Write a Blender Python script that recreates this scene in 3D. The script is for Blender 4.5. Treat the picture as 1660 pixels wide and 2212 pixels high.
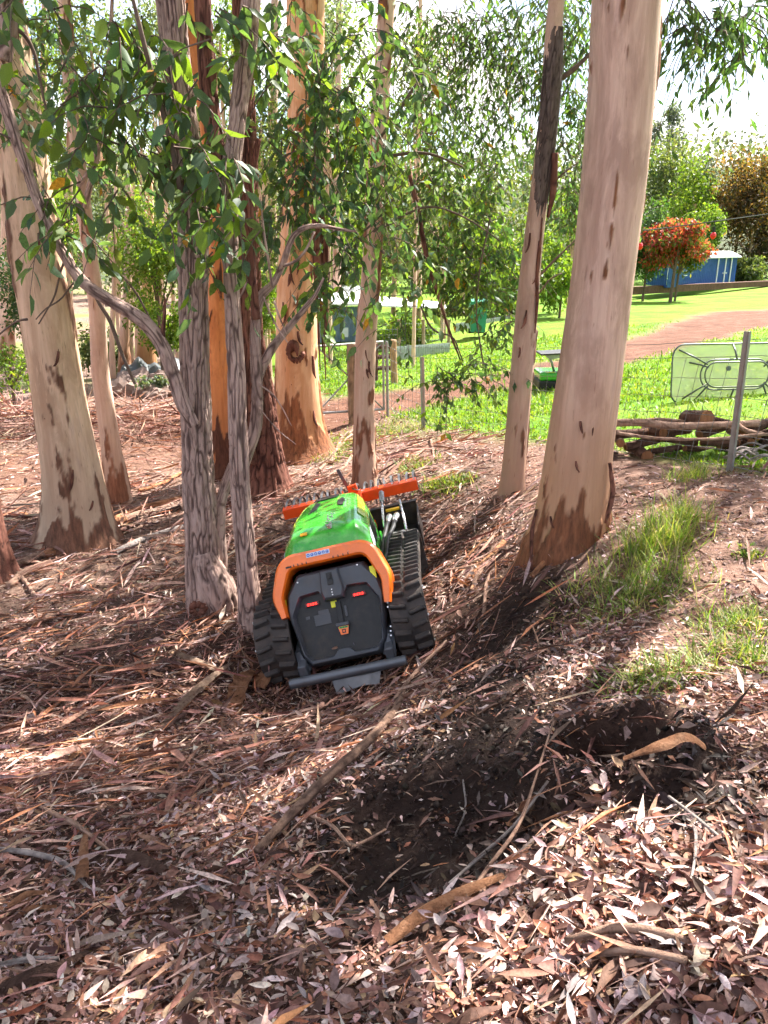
import bpy, bmesh, math, random
import numpy as np
from mathutils import Vector, Matrix
R = math.radians
random.seed(7)
rng = np.random.default_rng(11)
sc = bpy.context.scene
for o in list(bpy.data.objects): bpy.data.objects.remove(o)

# ------------------------------------------------------------------ camera
CZ = 1.55
PITCH = R(18.5)
FPX = 1671.0                      # focal length for a 1660 x 2212 frame
cam = bpy.data.objects.new('camera', bpy.data.cameras.new('camera'))
sc.collection.objects.link(cam)
cam.location = (0, 0, CZ)
cam.rotation_euler = (math.pi/2 - PITCH, 0, 0)
cam.data.sensor_fit = 'VERTICAL'
cam.data.sensor_height = 24
cam.data.lens = 24 * FPX / 2212
cam.data.clip_start = 0.05
cam.data.clip_end = 2000
sc.camera = cam
sc.render.resolution_x, sc.render.resolution_y = 768, 1024

# ------------------------------------------------------------------ world and sun
SUN_AZ, SUN_EL = R(44), R(50)      # azimuth measured from +Y towards +X
SUN = Vector((math.sin(SUN_AZ)*math.cos(SUN_EL), math.cos(SUN_AZ)*math.cos(SUN_EL), math.sin(SUN_EL)))
w = bpy.data.worlds.new('World'); sc.world = w; w.use_nodes = True
nt = w.node_tree; nt.nodes.clear()
out = nt.nodes.new('ShaderNodeOutputWorld'); bg = nt.nodes.new('ShaderNodeBackground')
sky = nt.nodes.new('ShaderNodeTexSky'); sky.sky_type = 'NISHITA'; sky.sun_disc = False
sky.sun_elevation = SUN_EL; sky.sun_rotation = SUN_AZ
sky.air_density = 1.0; sky.dust_density = 1.5
tc = nt.nodes.new('ShaderNodeTexCoord')
mp = nt.nodes.new('ShaderNodeMapping'); mp.inputs['Scale'].default_value = (1, 1, 2.2)
nz = nt.nodes.new('ShaderNodeTexNoise'); nz.inputs['Scale'].default_value = 3.1; nz.inputs['Detail'].default_value = 7; nz.inputs['Roughness'].default_value = .55
cr = nt.nodes.new('ShaderNodeValToRGB'); cr.color_ramp.elements[0].position = .44; cr.color_ramp.elements[1].position = .62
mx = nt.nodes.new('ShaderNodeMix'); mx.data_type = 'RGBA'
mx.inputs['B'].default_value = (6.9, 6.45, 6.25, 1)     # sunlit cloud radiance in sky-texture units
nt.links.new(tc.outputs['Generated'], mp.inputs['Vector']); nt.links.new(mp.outputs['Vector'], nz.inputs['Vector'])
nt.links.new(nz.outputs['Fac'], cr.inputs['Fac']); nt.links.new(cr.outputs['Color'], mx.inputs['Factor'])
nt.links.new(sky.outputs['Color'], mx.inputs['A']); nt.links.new(mx.outputs['Result'], bg.inputs['Color'])
bg.inputs['Strength'].default_value = 0.078
nt.links.new(bg.outputs['Background'], out.inputs['Surface'])
sl = bpy.data.lights.new('sun', 'SUN'); sl.energy = 5.0; sl.angle = R(.53); sl.color = (1, .95, .87)
so = bpy.data.objects.new('sun', sl); sc.collection.objects.link(so)
so.rotation_euler = (-SUN).to_track_quat('-Z', 'Y').to_euler()
so.location = (10, 10, 20)
sc.view_settings.view_transform = 'Standard'; sc.view_settings.look = 'None'
sc.view_settings.exposure = 2.2; sc.view_settings.gamma = 1
sc.render.engine = 'CYCLES'
sc.cycles.max_bounces = 5; sc.cycles.diffuse_bounces = 3; sc.cycles.transmission_bounces = 4; sc.cycles.glossy_bounces = 2
sc.cycles.use_adaptive_sampling = True; sc.cycles.adaptive_threshold = .03; sc.cycles.adaptive_min_samples = 20
sc.cycles.transparent_max_bounces = 8; sc.cycles.caustics_reflective = False; sc.cycles.caustics_refractive = False
sc.cycles.use_denoising = True

# ------------------------------------------------------------------ geometry of the view
SP, CP = math.sin(PITCH), math.cos(PITCH)
def ray(u, v):
    p, q = (u-830)/FPX, (v-1106)/FPX
    return p, CP - SP*q, -SP - CP*q
def at(u, v, Y):                    # the point of the photograph's ray (u, v) at world depth Y
    p, a, b = ray(u, v); t = Y/a
    return np.array([p*t, Y, CZ + b*t])
def pxm(v, Y):                      # metres per photograph pixel at row v and depth Y
    return (Y/ray(830, v)[1])/FPX
def project(P):
    P = np.asarray(P, float).reshape(-1, 3)
    y, z = P[:, 1], P[:, 2]-CZ
    d = y*CP - z*SP; h = y*SP + z*CP
    d = np.where(d < .01, .01, d)
    return 830+FPX*P[:, 0]/d, 1106-FPX*h/d, d

# ------------------------------------------------------------------ noise
def _h(i, s=0):
    n = (i[..., 0]*374761393 + i[..., 1]*668265263 + i[..., 2]*2147483647*0 + i[..., 2]*1274126177 + s*974711) & 0xffffffff
    n = ((n ^ (n >> 13))*1274126177) & 0xffffffff
    n = ((n ^ (n >> 16))*2246822519) & 0xffffffff
    return ((n ^ (n >> 15)) & 0xffffff)/float(0xffffff)
def noise(P, s=0):
    P = np.asarray(P, float); i = np.floor(P).astype(np.int64); f = P-i; f = f*f*(3-2*f)
    r = 0
    for a in (0, 1):
        for b in (0, 1):
            for c in (0, 1):
                wgt = (f[..., 0] if a else 1-f[..., 0])*(f[..., 1] if b else 1-f[..., 1])*(f[..., 2] if c else 1-f[..., 2])
                r = r + wgt*_h(i+np.array([a, b, c]), s)
    return r*2-1
def fbm(P, o=4, s=0, g=.5):
    P = np.asarray(P, float); r = 0; a = 1; t = 0
    for k in range(o):
        r = r + a*noise(P*(2**k), s+k*7); t += a; a *= g
    return r/t
def n2(x, y, f, o=3, s=0):
    return fbm(np.stack([x*f, y*f, np.zeros_like(x)+.37+s], -1), o, s)
def sstep(a, b, x):
    t = np.clip((x-a)/(b-a), 0, 1); return t*t*(3-2*t)

# ------------------------------------------------------------------ object helpers
COL = sc.collection
def make(name, me, parent=None, mat=None, kind=None):
    o = bpy.data.objects.new(name, me); COL.objects.link(o)
    if parent is not None: o.parent = parent
    if mat is not None and me is not None:
        me.materials.clear(); me.materials.append(mat)
    if kind: o['kind'] = kind
    return o
def tag(o, label, cat, group=None):
    o['label'] = label; o['category'] = cat
    if group: o['group'] = group
    return o
def thing(name, loc, label, cat, group=None, rot=(0, 0, 0)):
    o = bpy.data.objects.new(name, None); COL.objects.link(o)
    o.location = loc; o.rotation_euler = rot; o.empty_display_size = .1
    return tag(o, label, cat, group)
def copy_tree(o, parent=None):
    c = o.copy(); COL.objects.link(c); c.parent = parent
    for ch in list(o.children): copy_tree(ch, c)
    return c
def mesh_np(name, V, faces, smooth=False, attrs=None):
    """faces: list of integer arrays, each (n, 3) or (n, 4)"""
    me = bpy.data.meshes.new(name)
    V = np.asarray(V, np.float32); me.vertices.add(len(V)); me.vertices.foreach_set('co', V.ravel())
    faces = [np.asarray(f, np.int32) for f in faces if len(f)]
    L = np.concatenate([f.ravel() for f in faces]); C = np.concatenate([np.full(len(f), f.shape[1], np.int32) for f in faces])
    me.loops.add(len(L)); me.loops.foreach_set('vertex_index', L)
    me.polygons.add(len(C)); st = np.zeros(len(C), np.int32); st[1:] = np.cumsum(C)[:-1]
    me.polygons.foreach_set('loop_start', st)
    try: me.polygons.foreach_set('loop_total', C)
    except Exception: pass
    me.update(calc_edges=True)
    if smooth: me.polygons.foreach_set('use_smooth', np.ones(len(C), bool))
    for k, a in (attrs or {}).items():
        a = np.asarray(a, np.float32)
        if a.ndim == 1:
            at_ = me.attributes.new(k, 'FLOAT', 'POINT'); at_.data.foreach_set('value', a)
        else:
            if a.shape[1] == 3: a = np.concatenate([a, np.ones((len(a), 1), np.float32)], 1)
            at_ = me.attributes.new(k, 'FLOAT_COLOR', 'POINT'); at_.data.foreach_set('color', a.ravel())
    me.validate()
    return me
class MB:
    """collects simple solids into one mesh"""
    def __init__(s): s.bm = bmesh.new()
    def box(s, c, d, rot=None, bevel=0.0, M=None):
        g = bmesh.ops.create_cube(s.bm, size=1)['verts']
        bmesh.ops.scale(s.bm, vec=d, verts=g)
        if bevel:
            es = list({e for v in g for e in v.link_edges})
            r = bmesh.ops.bevel(s.bm, geom=es, offset=bevel, segments=2, affect='EDGES', profile=.5)
            g = list({v for v in r['verts']} | {v for v in g if v.is_valid})
        m = Matrix.Translation(c)
        if rot is not None: m = m @ (rot if isinstance(rot, Matrix) else Matrix.Rotation(rot[2], 4, 'Z') @ Matrix.Rotation(rot[1], 4, 'Y') @ Matrix.Rotation(rot[0], 4, 'X'))
        if M is not None: m = M @ m
        bmesh.ops.transform(s.bm, matrix=m, verts=g); return s
    def tube(s, pts, r, n=8, cap=True, flat=1.0):
        pts = [Vector(p) for p in pts]; k = len(pts)
        rr = list(r) if hasattr(r, '__len__') else [r]*k
        rings = []; up = None
        for i in range(k):
            t = (pts[min(i+1, k-1)]-pts[max(i-1, 0)]).normalized()
            if up is None: up = t.orthogonal().normalized()
            a = (up - t*up.dot(t)); a = a.normalized() if a.length > 1e-5 else t.orthogonal().normalized()
            up = a; b = t.cross(a)
            rings.append([s.bm.verts.new(pts[i] + a*math.cos(2*math.pi*j/n)*rr[i] + b*math.sin(2*math.pi*j/n)*rr[i]*flat) for j in range(n)])
        for i in range(k-1):
            for j in range(n): s.bm.faces.new((rings[i][j], rings[i][(j+1) % n], rings[i+1][(j+1) % n], rings[i+1][j]))
        if cap: s.bm.faces.new(rings[0][::-1]); s.bm.faces.new(rings[-1])
        return s
    def poly(s, pts, d):
        """prism: polygon pts extruded by vector d"""
        a = [s.bm.verts.new(p) for p in pts]; b = [s.bm.verts.new(Vector(p)+Vector(d)) for p in pts]; n = len(a)
        s.bm.faces.new(a[::-1]); s.bm.faces.new(b)
        for i in range(n): s.bm.faces.new((a[i], a[(i+1) % n], b[(i+1) % n], b[i]))
        return s
    def rings(s, R_, closed=True, cap0=False, cap1=False):
        vr = [[s.bm.verts.new(p) for p in r] for r in R_]; n = len(vr[0])
        for i in range(len(vr)-1):
            for j in range(n if closed else n-1): s.bm.faces.new((vr[i][j], vr[i][(j+1) % n], vr[i+1][(j+1) % n], vr[i+1][j]))
        if cap0: s.bm.faces.new(vr[0][::-1])
        if cap1: s.bm.faces.new(vr[-1])
        return s
    def mesh(s, name, smooth=False, angle=None):
        bmesh.ops.recalc_face_normals(s.bm, faces=s.bm.faces)
        me = bpy.data.meshes.new(name); s.bm.to_mesh(me); s.bm.free()
        if smooth:
            for p in me.polygons: p.use_smooth = True
            if angle: me.set_sharp_from_angle(angle=angle)
        return me
    def build(s, name, mat, parent=None, smooth=False, angle=None, kind=None):
        return make(name, s.mesh(name, smooth, angle), parent, mat, kind)

# ------------------------------------------------------------------ materials
def lnk(nt, a, b): nt.links.new(a, b)
class NT:
    def __init__(s, name):
        s.m = bpy.data.materials.new(name); s.m.use_nodes = True; s.t = s.m.node_tree; s.t.nodes.clear()
        s.out = s.t.nodes.new('ShaderNodeOutputMaterial')
    def n(s, typ, **kw):
        nd = s.t.nodes.new('ShaderNode'+typ)
        for k, v in kw.items():
            if k in nd.inputs: s.set(nd.inputs[k], v)
            else: setattr(nd, k, v)
        return nd
    def set(s, i, v):
        if hasattr(v, 'is_output') or isinstance(v, bpy.types.NodeSocket): s.t.links.new(v, i)
        elif isinstance(v, (tuple, list)) and len(v) == 3 and i.type == 'RGBA': i.default_value = (*v, 1)
        else: i.default_value = v
    def noise(s, scale, detail=4, rough=.55, vec=None, stretch=None, dist=0):
        if stretch is not None:
            m = s.n('Mapping'); m.inputs['Scale'].default_value = stretch; s.set(m.inputs['Vector'], vec or s.obj()); vec = m.outputs['Vector']
        k = s.n('TexNoise'); k.inputs['Scale'].default_value = scale; k.inputs['Detail'].default_value = detail; k.inputs['Roughness'].default_value = rough
        k.inputs['Distortion'].default_value = dist
        if vec is None: vec = s.obj()
        s.set(k.inputs['Vector'], vec); return k.outputs['Fac']
    def obj(s):
        if not hasattr(s, '_tc'): s._tc = s.n('TexCoord')
        return s._tc.outputs['Object']
    def ramp(s, fac, stops):
        r = s.n('ValToRGB'); e = r.color_ramp.elements
        while len(e) < len(stops): e.new(.5)
        for x, (p, c) in zip(e, stops):
            x.position = p; x.color = (*c, 1) if hasattr(c, '__len__') else (c, c, c, 1)
        s.set(r.inputs['Fac'], fac); return r.outputs['Color']
    def mix(s, f, a, b, mode='MIX'):
        m = s.n('Mix', data_type='RGBA', blend_type=mode); s.set(m.inputs['Factor'], f); s.set(m.inputs['A'], a); s.set(m.inputs['B'], b)
        return m.outputs['Result']
    def math(s, op, a, b=0.0):
        m = s.n('Math', operation=op); s.set(m.inputs[0], a); s.set(m.inputs[1], b); return m.outputs[0]
    def attr(s, name, fac=True):
        a = s.n('Attribute'); a.attribute_name = name; return a.outputs['Fac'] if fac else a.outputs['Color']
    def bump(s, h, strength=.5, dist=.02, normal=None):
        b = s.n('Bump'); b.inputs['Strength'].default_value = strength; b.inputs['Distance'].default_value = dist; s.set(b.inputs['Height'], h)
        if normal is not None: s.set(b.inputs['Normal'], normal)
        return b.outputs['Normal']
    def bsdf(s, color, rough=.7, metal=0, normal=None, spec=.4, **kw):
        p = s.n('BsdfPrincipled'); s.set(p.inputs['Base Color'], color); s.set(p.inputs['Roughness'], rough); s.set(p.inputs['Metallic'], metal)
        p.inputs['Specular IOR Level'].default_value = spec
        if normal is not None: s.set(p.inputs['Normal'], normal)
        for k, v in kw.items(): s.set(p.inputs[k], v)
        s.t.links.new(p.outputs[0], s.out.inputs['Surface']); return p
MATS = {}
def paint(name, color, rough=.4, metal=0, var=.12, dirt=.0, dirtcol=(.10, .06, .035), bump=.05, spec=.5, scale=9, coat=0):
    if name in MATS: return MATS[name]
    k = NT(name); f = k.noise(scale, 5, .6)
    c0 = tuple(x*(1-var) for x in color); c1 = tuple(min(1, x*(1+var)) for x in color)
    col = k.ramp(f, [(.3, c0), (.7, c1)])
    if dirt:
        d = k.ramp(k.noise(scale*.6, 8, .72), [(.55-dirt*.35, 0), (.72-dirt*.2, 1)])
        col = k.mix(k.math('MULTIPLY', d, min(1, dirt*1.6)), col, dirtcol)
    rr = k.math('ADD', k.math('MULTIPLY', k.noise(scale*3, 4), .25), rough-.1)
    k.bsdf(col, rr, metal, k.bump(k.noise(scale*7, 4), bump, .01) if bump else None, spec, **({'Coat Weight': coat, 'Coat Roughness': .08} if coat else {}))
    MATS[name] = k.m; return k.m
def emit(name, color, strength):
    k = NT(name); e = k.n('Emission'); e.inputs['Color'].default_value = (*color, 1); e.inputs['Strength'].default_value = strength
    k.t.links.new(e.outputs[0], k.out.inputs['Surface']); return k.m
def leafmat(name, transl=.45, rough=.45, tint=(1.25, 1.25, .5), spec=.35):
    """colour from the per-leaf attribute; light passes through the blade"""
    k = NT(name); c = k.attr('Col', False)
    c = k.mix(k.ramp(k.noise(70, 4, .65), [(.36, 0), (.64, 1)]), k.mix(1, c, (.66, .64, .62), 'MULTIPLY'), k.mix(1, c, (1.2, 1.2, 1.16), 'MULTIPLY'))
    p = k.n('BsdfPrincipled'); k.set(p.inputs['Base Color'], c); p.inputs['Roughness'].default_value = rough; p.inputs['Specular IOR Level'].default_value = spec
    t = k.n('BsdfTranslucent'); k.set(t.inputs['Color'], k.mix(1, c, tint, 'MULTIPLY'))
    m = k.n('MixShader'); m.inputs[0].default_value = transl
    k.t.links.new(p.outputs[0], m.inputs[1]); k.t.links.new(t.outputs[0], m.inputs[2]); k.t.links.new(m.outputs[0], k.out.inputs['Surface'])
    return k.m
M_LEAF = leafmat('gum_leaf', .5, .5, (1.35, 1.38, .5))
M_LITTER = leafmat('dry_leaf', .12, .7, (1.2, .95, .7), .25)
M_GRASS = leafmat('grass_blade', .45, .5, (1.35, 1.3, .5), .3)

# ------------------------------------------------------------------ terrain
_c = [(1300, 2212, 1.17), (830, 2212, 1.26), (200, 2212, 1.41), (1600, 2212, 1.13), (1300, 1900, 1.62), (850, 1700, 2.62), (300, 1700, 2.95),
      (100, 1950, 2.08), (850, 1950, 1.93), (1600, 1900, 1.5), (100, 1400, 4.8), (0, 1250, 6.0), (1500, 1700, 2.1), (1650, 1450, 2.9), (1330, 1450, 3.05), (1150, 1450, 3.45),
      (1400, 1200, 4.5), (1640, 1200, 4.35), (1225, 1170, 5.15), (1105, 1065, 6.87), (430, 1320, 5.4), (540, 1360, 5.05), (165, 1165, 6.9), (255, 1080, 8.0),
      (640, 985, 9.6), (575, 1052, 8.3), (789, 1050, 7.85), (478, 1005, 9.4), (40, 900, 12), (300, 850, 14), (915, 925, 11.1), (1575, 1020, 6.56), (1400, 1015, 6.9), (1000, 960, 9.4),
      (1400, 900, 9.6), (1000, 850, 14), (700, 880, 13), (1620, 880, 9.4), (1400, 760, 17), (1640, 690, 26), (850, 760, 22), (1200, 700, 27), (1600, 640, 46), (1200, 655, 42), (600, 740, 24), (100, 800, 20)]
CP_ = np.array([at(*c) for c in _c] + [(-.75, 4.7, -1.33), (.22, 4.7, -1.07), (-.75, 6.2, -1.30), (.25, 6.2, -1.06), (-2.2, 5.5, -1.12), (-3.5, 4, -.95), (-3, 1.5, -.45), (.9, 4.0, -.60),
      (0, -.5, 0.0), (2, -1, .2), (-2, -2, 0), (4, 1.5, .05), (0, -8, .6), (10, -4, .8), (-10, -4, .2), (7, 5, -.1), (9, 9, -.2), (-12, 10, -1.0), (-8, 5, -1.1),
      (-30, 25, -1.0), (30, 20, .3), (40, 45, .4), (-40, 50, -1), (0, 70, -.6), (40, 80, .5), (-40, -20, 0), (30, -30, 1)])
def _phi(r2): return np.where(r2 > 1e-9, .5*r2*np.log(r2+1e-12), 0)
_n = len(CP_); _A = np.zeros((_n+3, _n+3)); _d2 = ((CP_[:, None, :2]-CP_[None, :, :2])**2).sum(-1)
_A[:_n, :_n] = _phi(_d2) + np.eye(_n)*.02; _A[:_n, _n] = 1; _A[:_n, _n+1:] = CP_[:, :2]; _A[_n:, :_n] = _A[:_n, _n:].T
_W = np.linalg.solve(_A, np.concatenate([CP_[:, 2], np.zeros(3)]))
PIT = None
_GX0, _GY0, _GS, _GRID = -16.0, -3.0, .06, None
def gz0(x, y):
    x = np.asarray(x, float); y = np.asarray(y, float)
    if _GRID is not None:                       # tabulated near the clearing
        fx = (x-_GX0)/_GS; fy = (y-_GY0)/_GS; ix = np.floor(fx).astype(int); iy = np.floor(fy).astype(int)
        ok = (ix >= 0) & (iy >= 0) & (ix < _GRID.shape[1]-1) & (iy < _GRID.shape[0]-1)
        ixc = np.clip(ix, 0, _GRID.shape[1]-2); iyc = np.clip(iy, 0, _GRID.shape[0]-2); a = fx-ix; b = fy-iy
        z = (_GRID[iyc, ixc]*(1-a)+_GRID[iyc, ixc+1]*a)*(1-b) + (_GRID[iyc+1, ixc]*(1-a)+_GRID[iyc+1, ixc+1]*a)*b
        if ok.all(): return z
        z = np.array(z); z[~ok] = gz_exact(x[~ok], y[~ok]); return z
    return gz_exact(x, y)
def gz_exact(x, y):
    x = np.asarray(x, float); y = np.asarray(y, float); sh = x.shape
    x = x.ravel(); y = y.ravel()
    xc = np.clip(x, -40, 40); yc = np.clip(y, -25, 80)
    z = np.full(x.shape, _W[_n]) + _W[_n+1]*xc + _W[_n+2]*yc
    for k in range(_n): z += _W[k]*_phi((xc-CP_[k, 0])**2 + (yc-CP_[k, 1])**2)
    z = np.clip(z, -2.2, 1.5)
    d = np.sqrt(x*x+y*y)
    hill = sstep(75, 230, d)*(19 + 8*n2(x, y, .012, 3, 5))*np.where(y > -60, 1, .3)
    return (z + hill).reshape(sh)
_GRID = gz_exact(*np.meshgrid(_GX0+_GS*np.arange(534), _GY0+_GS*np.arange(620)))
def gz(x, y):
    z = gz0(x, y); x = np.asarray(x, float); y = np.asarray(y, float)
    near = sstep(60, 20, np.sqrt(x*x+y*y))
    z = z + near*(.05*n2(x, y, .9, 3, 1) + .035*n2(x, y, 3.1, 3, 2))
    if PIT is not None:
        for (px, py, r, dep) in PIT:
            dd = ((x-px)**2 + (y-py)**2)/(r*r); z = z - dep*np.exp(-dd*dd) + .35*dep*np.exp(-(np.sqrt(dd)-1.5)**2*6)
    return z
def G(u, v, fine=False):            # where the photograph's ray meets the ground
    p, a, b = ray(u, v); t0 = .5; f = gz if fine else gz0
    ts = .4*np.exp(np.arange(0, 560)*.0105)
    h = CZ + b*ts - f(p*ts, a*ts)
    i = np.argmax(h < 0) if (h < 0).any() else len(ts)-1
    lo, hi = ts[max(i-1, 0)], ts[i]
    for _ in range(25):
        m = (lo+hi)/2
        if CZ + b*m - f(np.array([p*m]), np.array([a*m]))[0] < 0: hi = m
        else: lo = m
    return np.array([p*hi, a*hi, CZ+b*hi])
def gpt(x, y): return float(gz(np.array([x]), np.array([y]))[0])
_p = G(1335, 1660); PIT = [(_p[0], _p[1], .17, .36)]
_p = G(930, 1830); PIT.append((_p[0], _p[1], .35, .06))
# ------------------------------------------------------------------ ground sheet
def seg_dist(x, y, pts, hw):
    """signed-ish distance (in half widths) to a polyline with a half width at each node"""
    best = np.full(np.shape(x), 1e9)
    for (a, b, ha, hb) in zip(pts[:-1], pts[1:], hw[:-1], hw[1:]):
        ax, ay = a[0], a[1]; dx, dy = b[0]-ax, b[1]-ay
        t = np.clip(((x-ax)*dx + (y-ay)*dy)/(dx*dx+dy*dy+1e-9), 0, 1)
        d = np.hypot(x-ax-t*dx, y-ay-t*dy)/(ha+(hb-ha)*t); best = np.minimum(best, d)
    return best
TRACK = [G(*q) for q in ((1660, 676), (1500, 716), (1350, 762), (1180, 802), (1000, 838), (830, 866), (700, 900), (560, 935), (300, 978), (100, 1015))]
TRACK = [np.array([40., 38, 0])] + TRACK + [np.array([-12., 8.2, 0])]
TRHW = [2.6, 2.0, 1.2, .9, .8, .8, .85, .9, .95, .95, .95, 1.0]
P1 = at(1577, 1022, 6.56); P2 = at(915, 926, 11.1)      # feet of the two steel fence posts
FDIR = (P2-P1)[:2]/np.linalg.norm((P2-P1)[:2]); FN = np.array([-FDIR[1], FDIR[0]])
if FN[1] < 0: FN = -FN
def lawn_side(x, y):                                    # metres beyond the fence line (positive on the lawn)
    s1 = (x-P1[0])*FN[0] + (y-P1[1])*FN[1]
    s2 = y - (11.4 + .1*(x-.5)) + np.where(x < -2.2-.06*y, -90, 0)
    return np.where(x < P2[0], np.minimum(s2, s1), s1)
def masks(x, y):
    e = .25*n2(x, y, 1.7, 3, 9)
    ls = lawn_side(x, y) + e
    grass = sstep(-.25, .45, ls)
    tr = sstep(1.35, .75, seg_dist(x, y, TRACK, TRHW) + .35*n2(x, y, .8, 4, 3))
    tr = tr*np.where(x < -1.5, .65, 1.0)
    weeds = sstep(-.05, .3, n2(x, y, .55, 4, 21))*sstep(8.4, 10.5, y)*sstep(4, 1, x)*.55
    right = sstep(.8, 1.7, x+.25*n2(x, y, 1.2, 3, 4))*sstep(.9, 1.9, y)*(1-grass)
    return np.clip(np.maximum(grass, weeds*(1-grass)), 0, 1)*(1-tr), tr, right
DARKC = [(*G(1085, 1400)[:2], .34), (*G(1060, 1480)[:2], .34), (*G(1000, 1620)[:2], .36), (*G(880, 1760)[:2], .33), (*G(820, 1890)[:2], .25), (*G(1080, 1810)[:2], .24), (*G(1420, 1690)[:2], .22), (*G(1010, 1700)[:2], .42), (*G(930, 1840)[:2], .40), (*G(1335, 1660)[:2], .24), (*G(1060, 1580)[:2], .3), (*G(1130, 1320)[:2], .35), (*G(1500, 1740)[:2], .22)]
def darkness(x, y):
    d = np.zeros(np.shape(x))
    for (a, b, r) in DARKC: d = np.maximum(d, np.exp(-(((x-a)**2+(y-b)**2)/(r*r))**1.3))
    return d
na, bs = 205, .0305; aa = .035/bs
gi = np.arange(-na, na+1); ax_ = aa*np.sinh(bs*gi)
X, Y = np.meshgrid(ax_ + .1, ax_ + 3.6)
Z = gz(X, Y)
gm, tm, rm = masks(X, Y)
Z = Z + darkness(X, Y)*.035*n2(X, Y, 14, 4, 77)
Z = Z + (1-gm)*sstep(18, 6, np.hypot(X, Y))*.012*n2(X, Y, 11, 3, 12) - tm*.03
nn = 2*na+1; idx = np.arange(nn*nn).reshape(nn, nn)
Fq = np.stack([idx[:-1, :-1], idx[:-1, 1:], idx[1:, 1:], idx[1:, :-1]], -1).reshape(-1, 4)
gme = mesh_np('ground', np.stack([X, Y, Z], -1).reshape(-1, 3), [Fq], True,
              {'mid': (sstep(4.5, 8.5, np.hypot(X, Y))*.85*(1-.6*sstep(.3, 1.2, X)*sstep(10, 8.5, Y))).ravel(), 'far': sstep(58, 85, np.hypot(X, Y)).ravel(), 'grass': gm.ravel(), 'track': tm.ravel(), 'bare': rm.ravel(), 'damp': darkness(X, Y).ravel()})
k = NT('forest_ground')
soil = k.ramp(k.noise(14, 8, .7), [(.3, (.030, .017, .013)), (.5, (.075, .042, .031)), (.68, (.15, .088, .065))])
bare = k.ramp(k.noise(7, 8, .68), [(.28, (.10, .055, .042)), (.5, (.20, .115, .085)), (.72, (.31, .20, .155))])
grs = k.ramp(k.noise(.9, 6, .6), [(.3, (.07, .17, .010)), (.5, (.125, .23, .015)), (.7, (.20, .28, .025))])
grs = k.mix(k.ramp(k.noise(.35, 6, .65), [(.50, 0), (.68, .75)]), grs, (.17, .215, .03)); grs = k.mix(k.ramp(k.noise(16, 4, .6), [(.35, 0), (.65, 1)]), grs, k.mix(1, grs, (.72, .8, .7), 'MULTIPLY'))
trk = k.ramp(k.noise(2.2, 8, .7), [(.3, (.075, .033, .02)), (.5, (.13, .058, .036)), (.7, (.20, .105, .07))])
mot = k.ramp(k.noise(24, 6, .7, dist=.8), [(.34, (.07, .04, .03)), (.48, (.20, .125, .095)), (.60, (.34, .235, .185)), (.70, (.48, .36, .29))])
soil = k.mix(k.attr('mid'), soil, mot)
c = k.mix(k.attr('bare'), soil, bare); c = k.mix(k.math('MULTIPLY', k.attr('damp'), .9), c, (.02, .012, .010))
c = k.mix(k.attr('grass'), c, grs); c = k.mix(k.attr('track'), c, trk); c = k.mix(k.attr('far'), c, k.ramp(k.noise(.12, 5), [(.3, (.045, .06, .03)), (.7, (.10, .11, .055))]))
hb = k.math('ADD', k.noise(30, 8, .72), k.math('MULTIPLY', k.noise(6, 6), .8))
k.bsdf(c, .92, 0, k.bump(hb, .9, .03), .15)
ground = make('ground', gme, None, k.m, 'structure')

# ------------------------------------------------------------------ bark
def bark_smooth(name, light, mid, dark, patch, pfac=1.0, streak=.5, lo=None):
    k = NT(name)
    v1 = k.noise(1.0, 6, .6, stretch=(7, 7, .55)); v2 = k.noise(1.0, 5, .6, stretch=(26, 26, 1.6))
    c = k.ramp(v1, [(.36, mid), (.50, light), (.60, tuple(min(1, x*1.1) for x in light)), (.70, tuple(a*.62+b*.3 for a, b in zip(mid, (.42, .36, .42))))])
    c = k.mix(k.ramp(v2, [(.42, 0), (.66, .55)]), c, mid)
    bl = k.noise(1.0, 7, .65, stretch=(5, 5, 1.4), dist=.6)
    c = k.mix(k.ramp(bl, [(.46, 0), (.60, .75)]), c, k.mix(v2, tuple(x*.66 for x in mid), mid))
    c = k.mix(k.ramp(k.noise(1.0, 6, .7, stretch=(16, 16, 2.2)), [(.58, 0), (.68, .6)]), c, tuple(min(1, x*1.18) for x in light))
    if lo is not None: c = k.mix(k.attr('low'), c, k.mix(v2, lo, tuple(x*.62 for x in lo)))
    sk = k.ramp(k.noise(1.0, 3, .5, stretch=(60, 60, 7)), [(.66, 0), (.72, 1)])
    c = k.mix(k.math('MULTIPLY', sk, streak), c, dark)
    pc = k.ramp(k.noise(1.0, 7, .7, stretch=(30, 30, 3)), [(.3, tuple(x*.35 for x in patch)), (.55, patch), (.75, tuple(x*1.5 for x in patch))])
    c = k.mix(k.math('MULTIPLY', k.attr('pa'), pfac), c, pc)
    h = k.math('ADD', k.math('MULTIPLY', v2, .5), k.math('MULTIPLY', k.noise(1.0, 6, .7, stretch=(55, 55, 6)), k.math('ADD', .25, k.attr('pa'))))
    k.bsdf(c, .68, 0, k.bump(h, .55, .02), .25); return k.m
def bark_rough(name, light, mid, dark):
    k = NT(name)
    v = k.noise(1.0, 8, .7, stretch=(22, 22, 2.4)); v3 = k.noise(1.2, 4)
    c = k.ramp(v, [(.28, dark), (.47, mid), (.7, light)])
    c = k.mix(k.ramp(v3, [(.45, 0), (.7, .6)]), c, k.mix(v, mid, tuple(x*1.25 for x in light)))
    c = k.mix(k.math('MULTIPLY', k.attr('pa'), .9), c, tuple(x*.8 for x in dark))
    h = k.noise(1.0, 9, .72, stretch=(40, 40, 5))
    k.bsdf(c, .9, 0, k.bump(h, .9, .025), .15); return k.m
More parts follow.
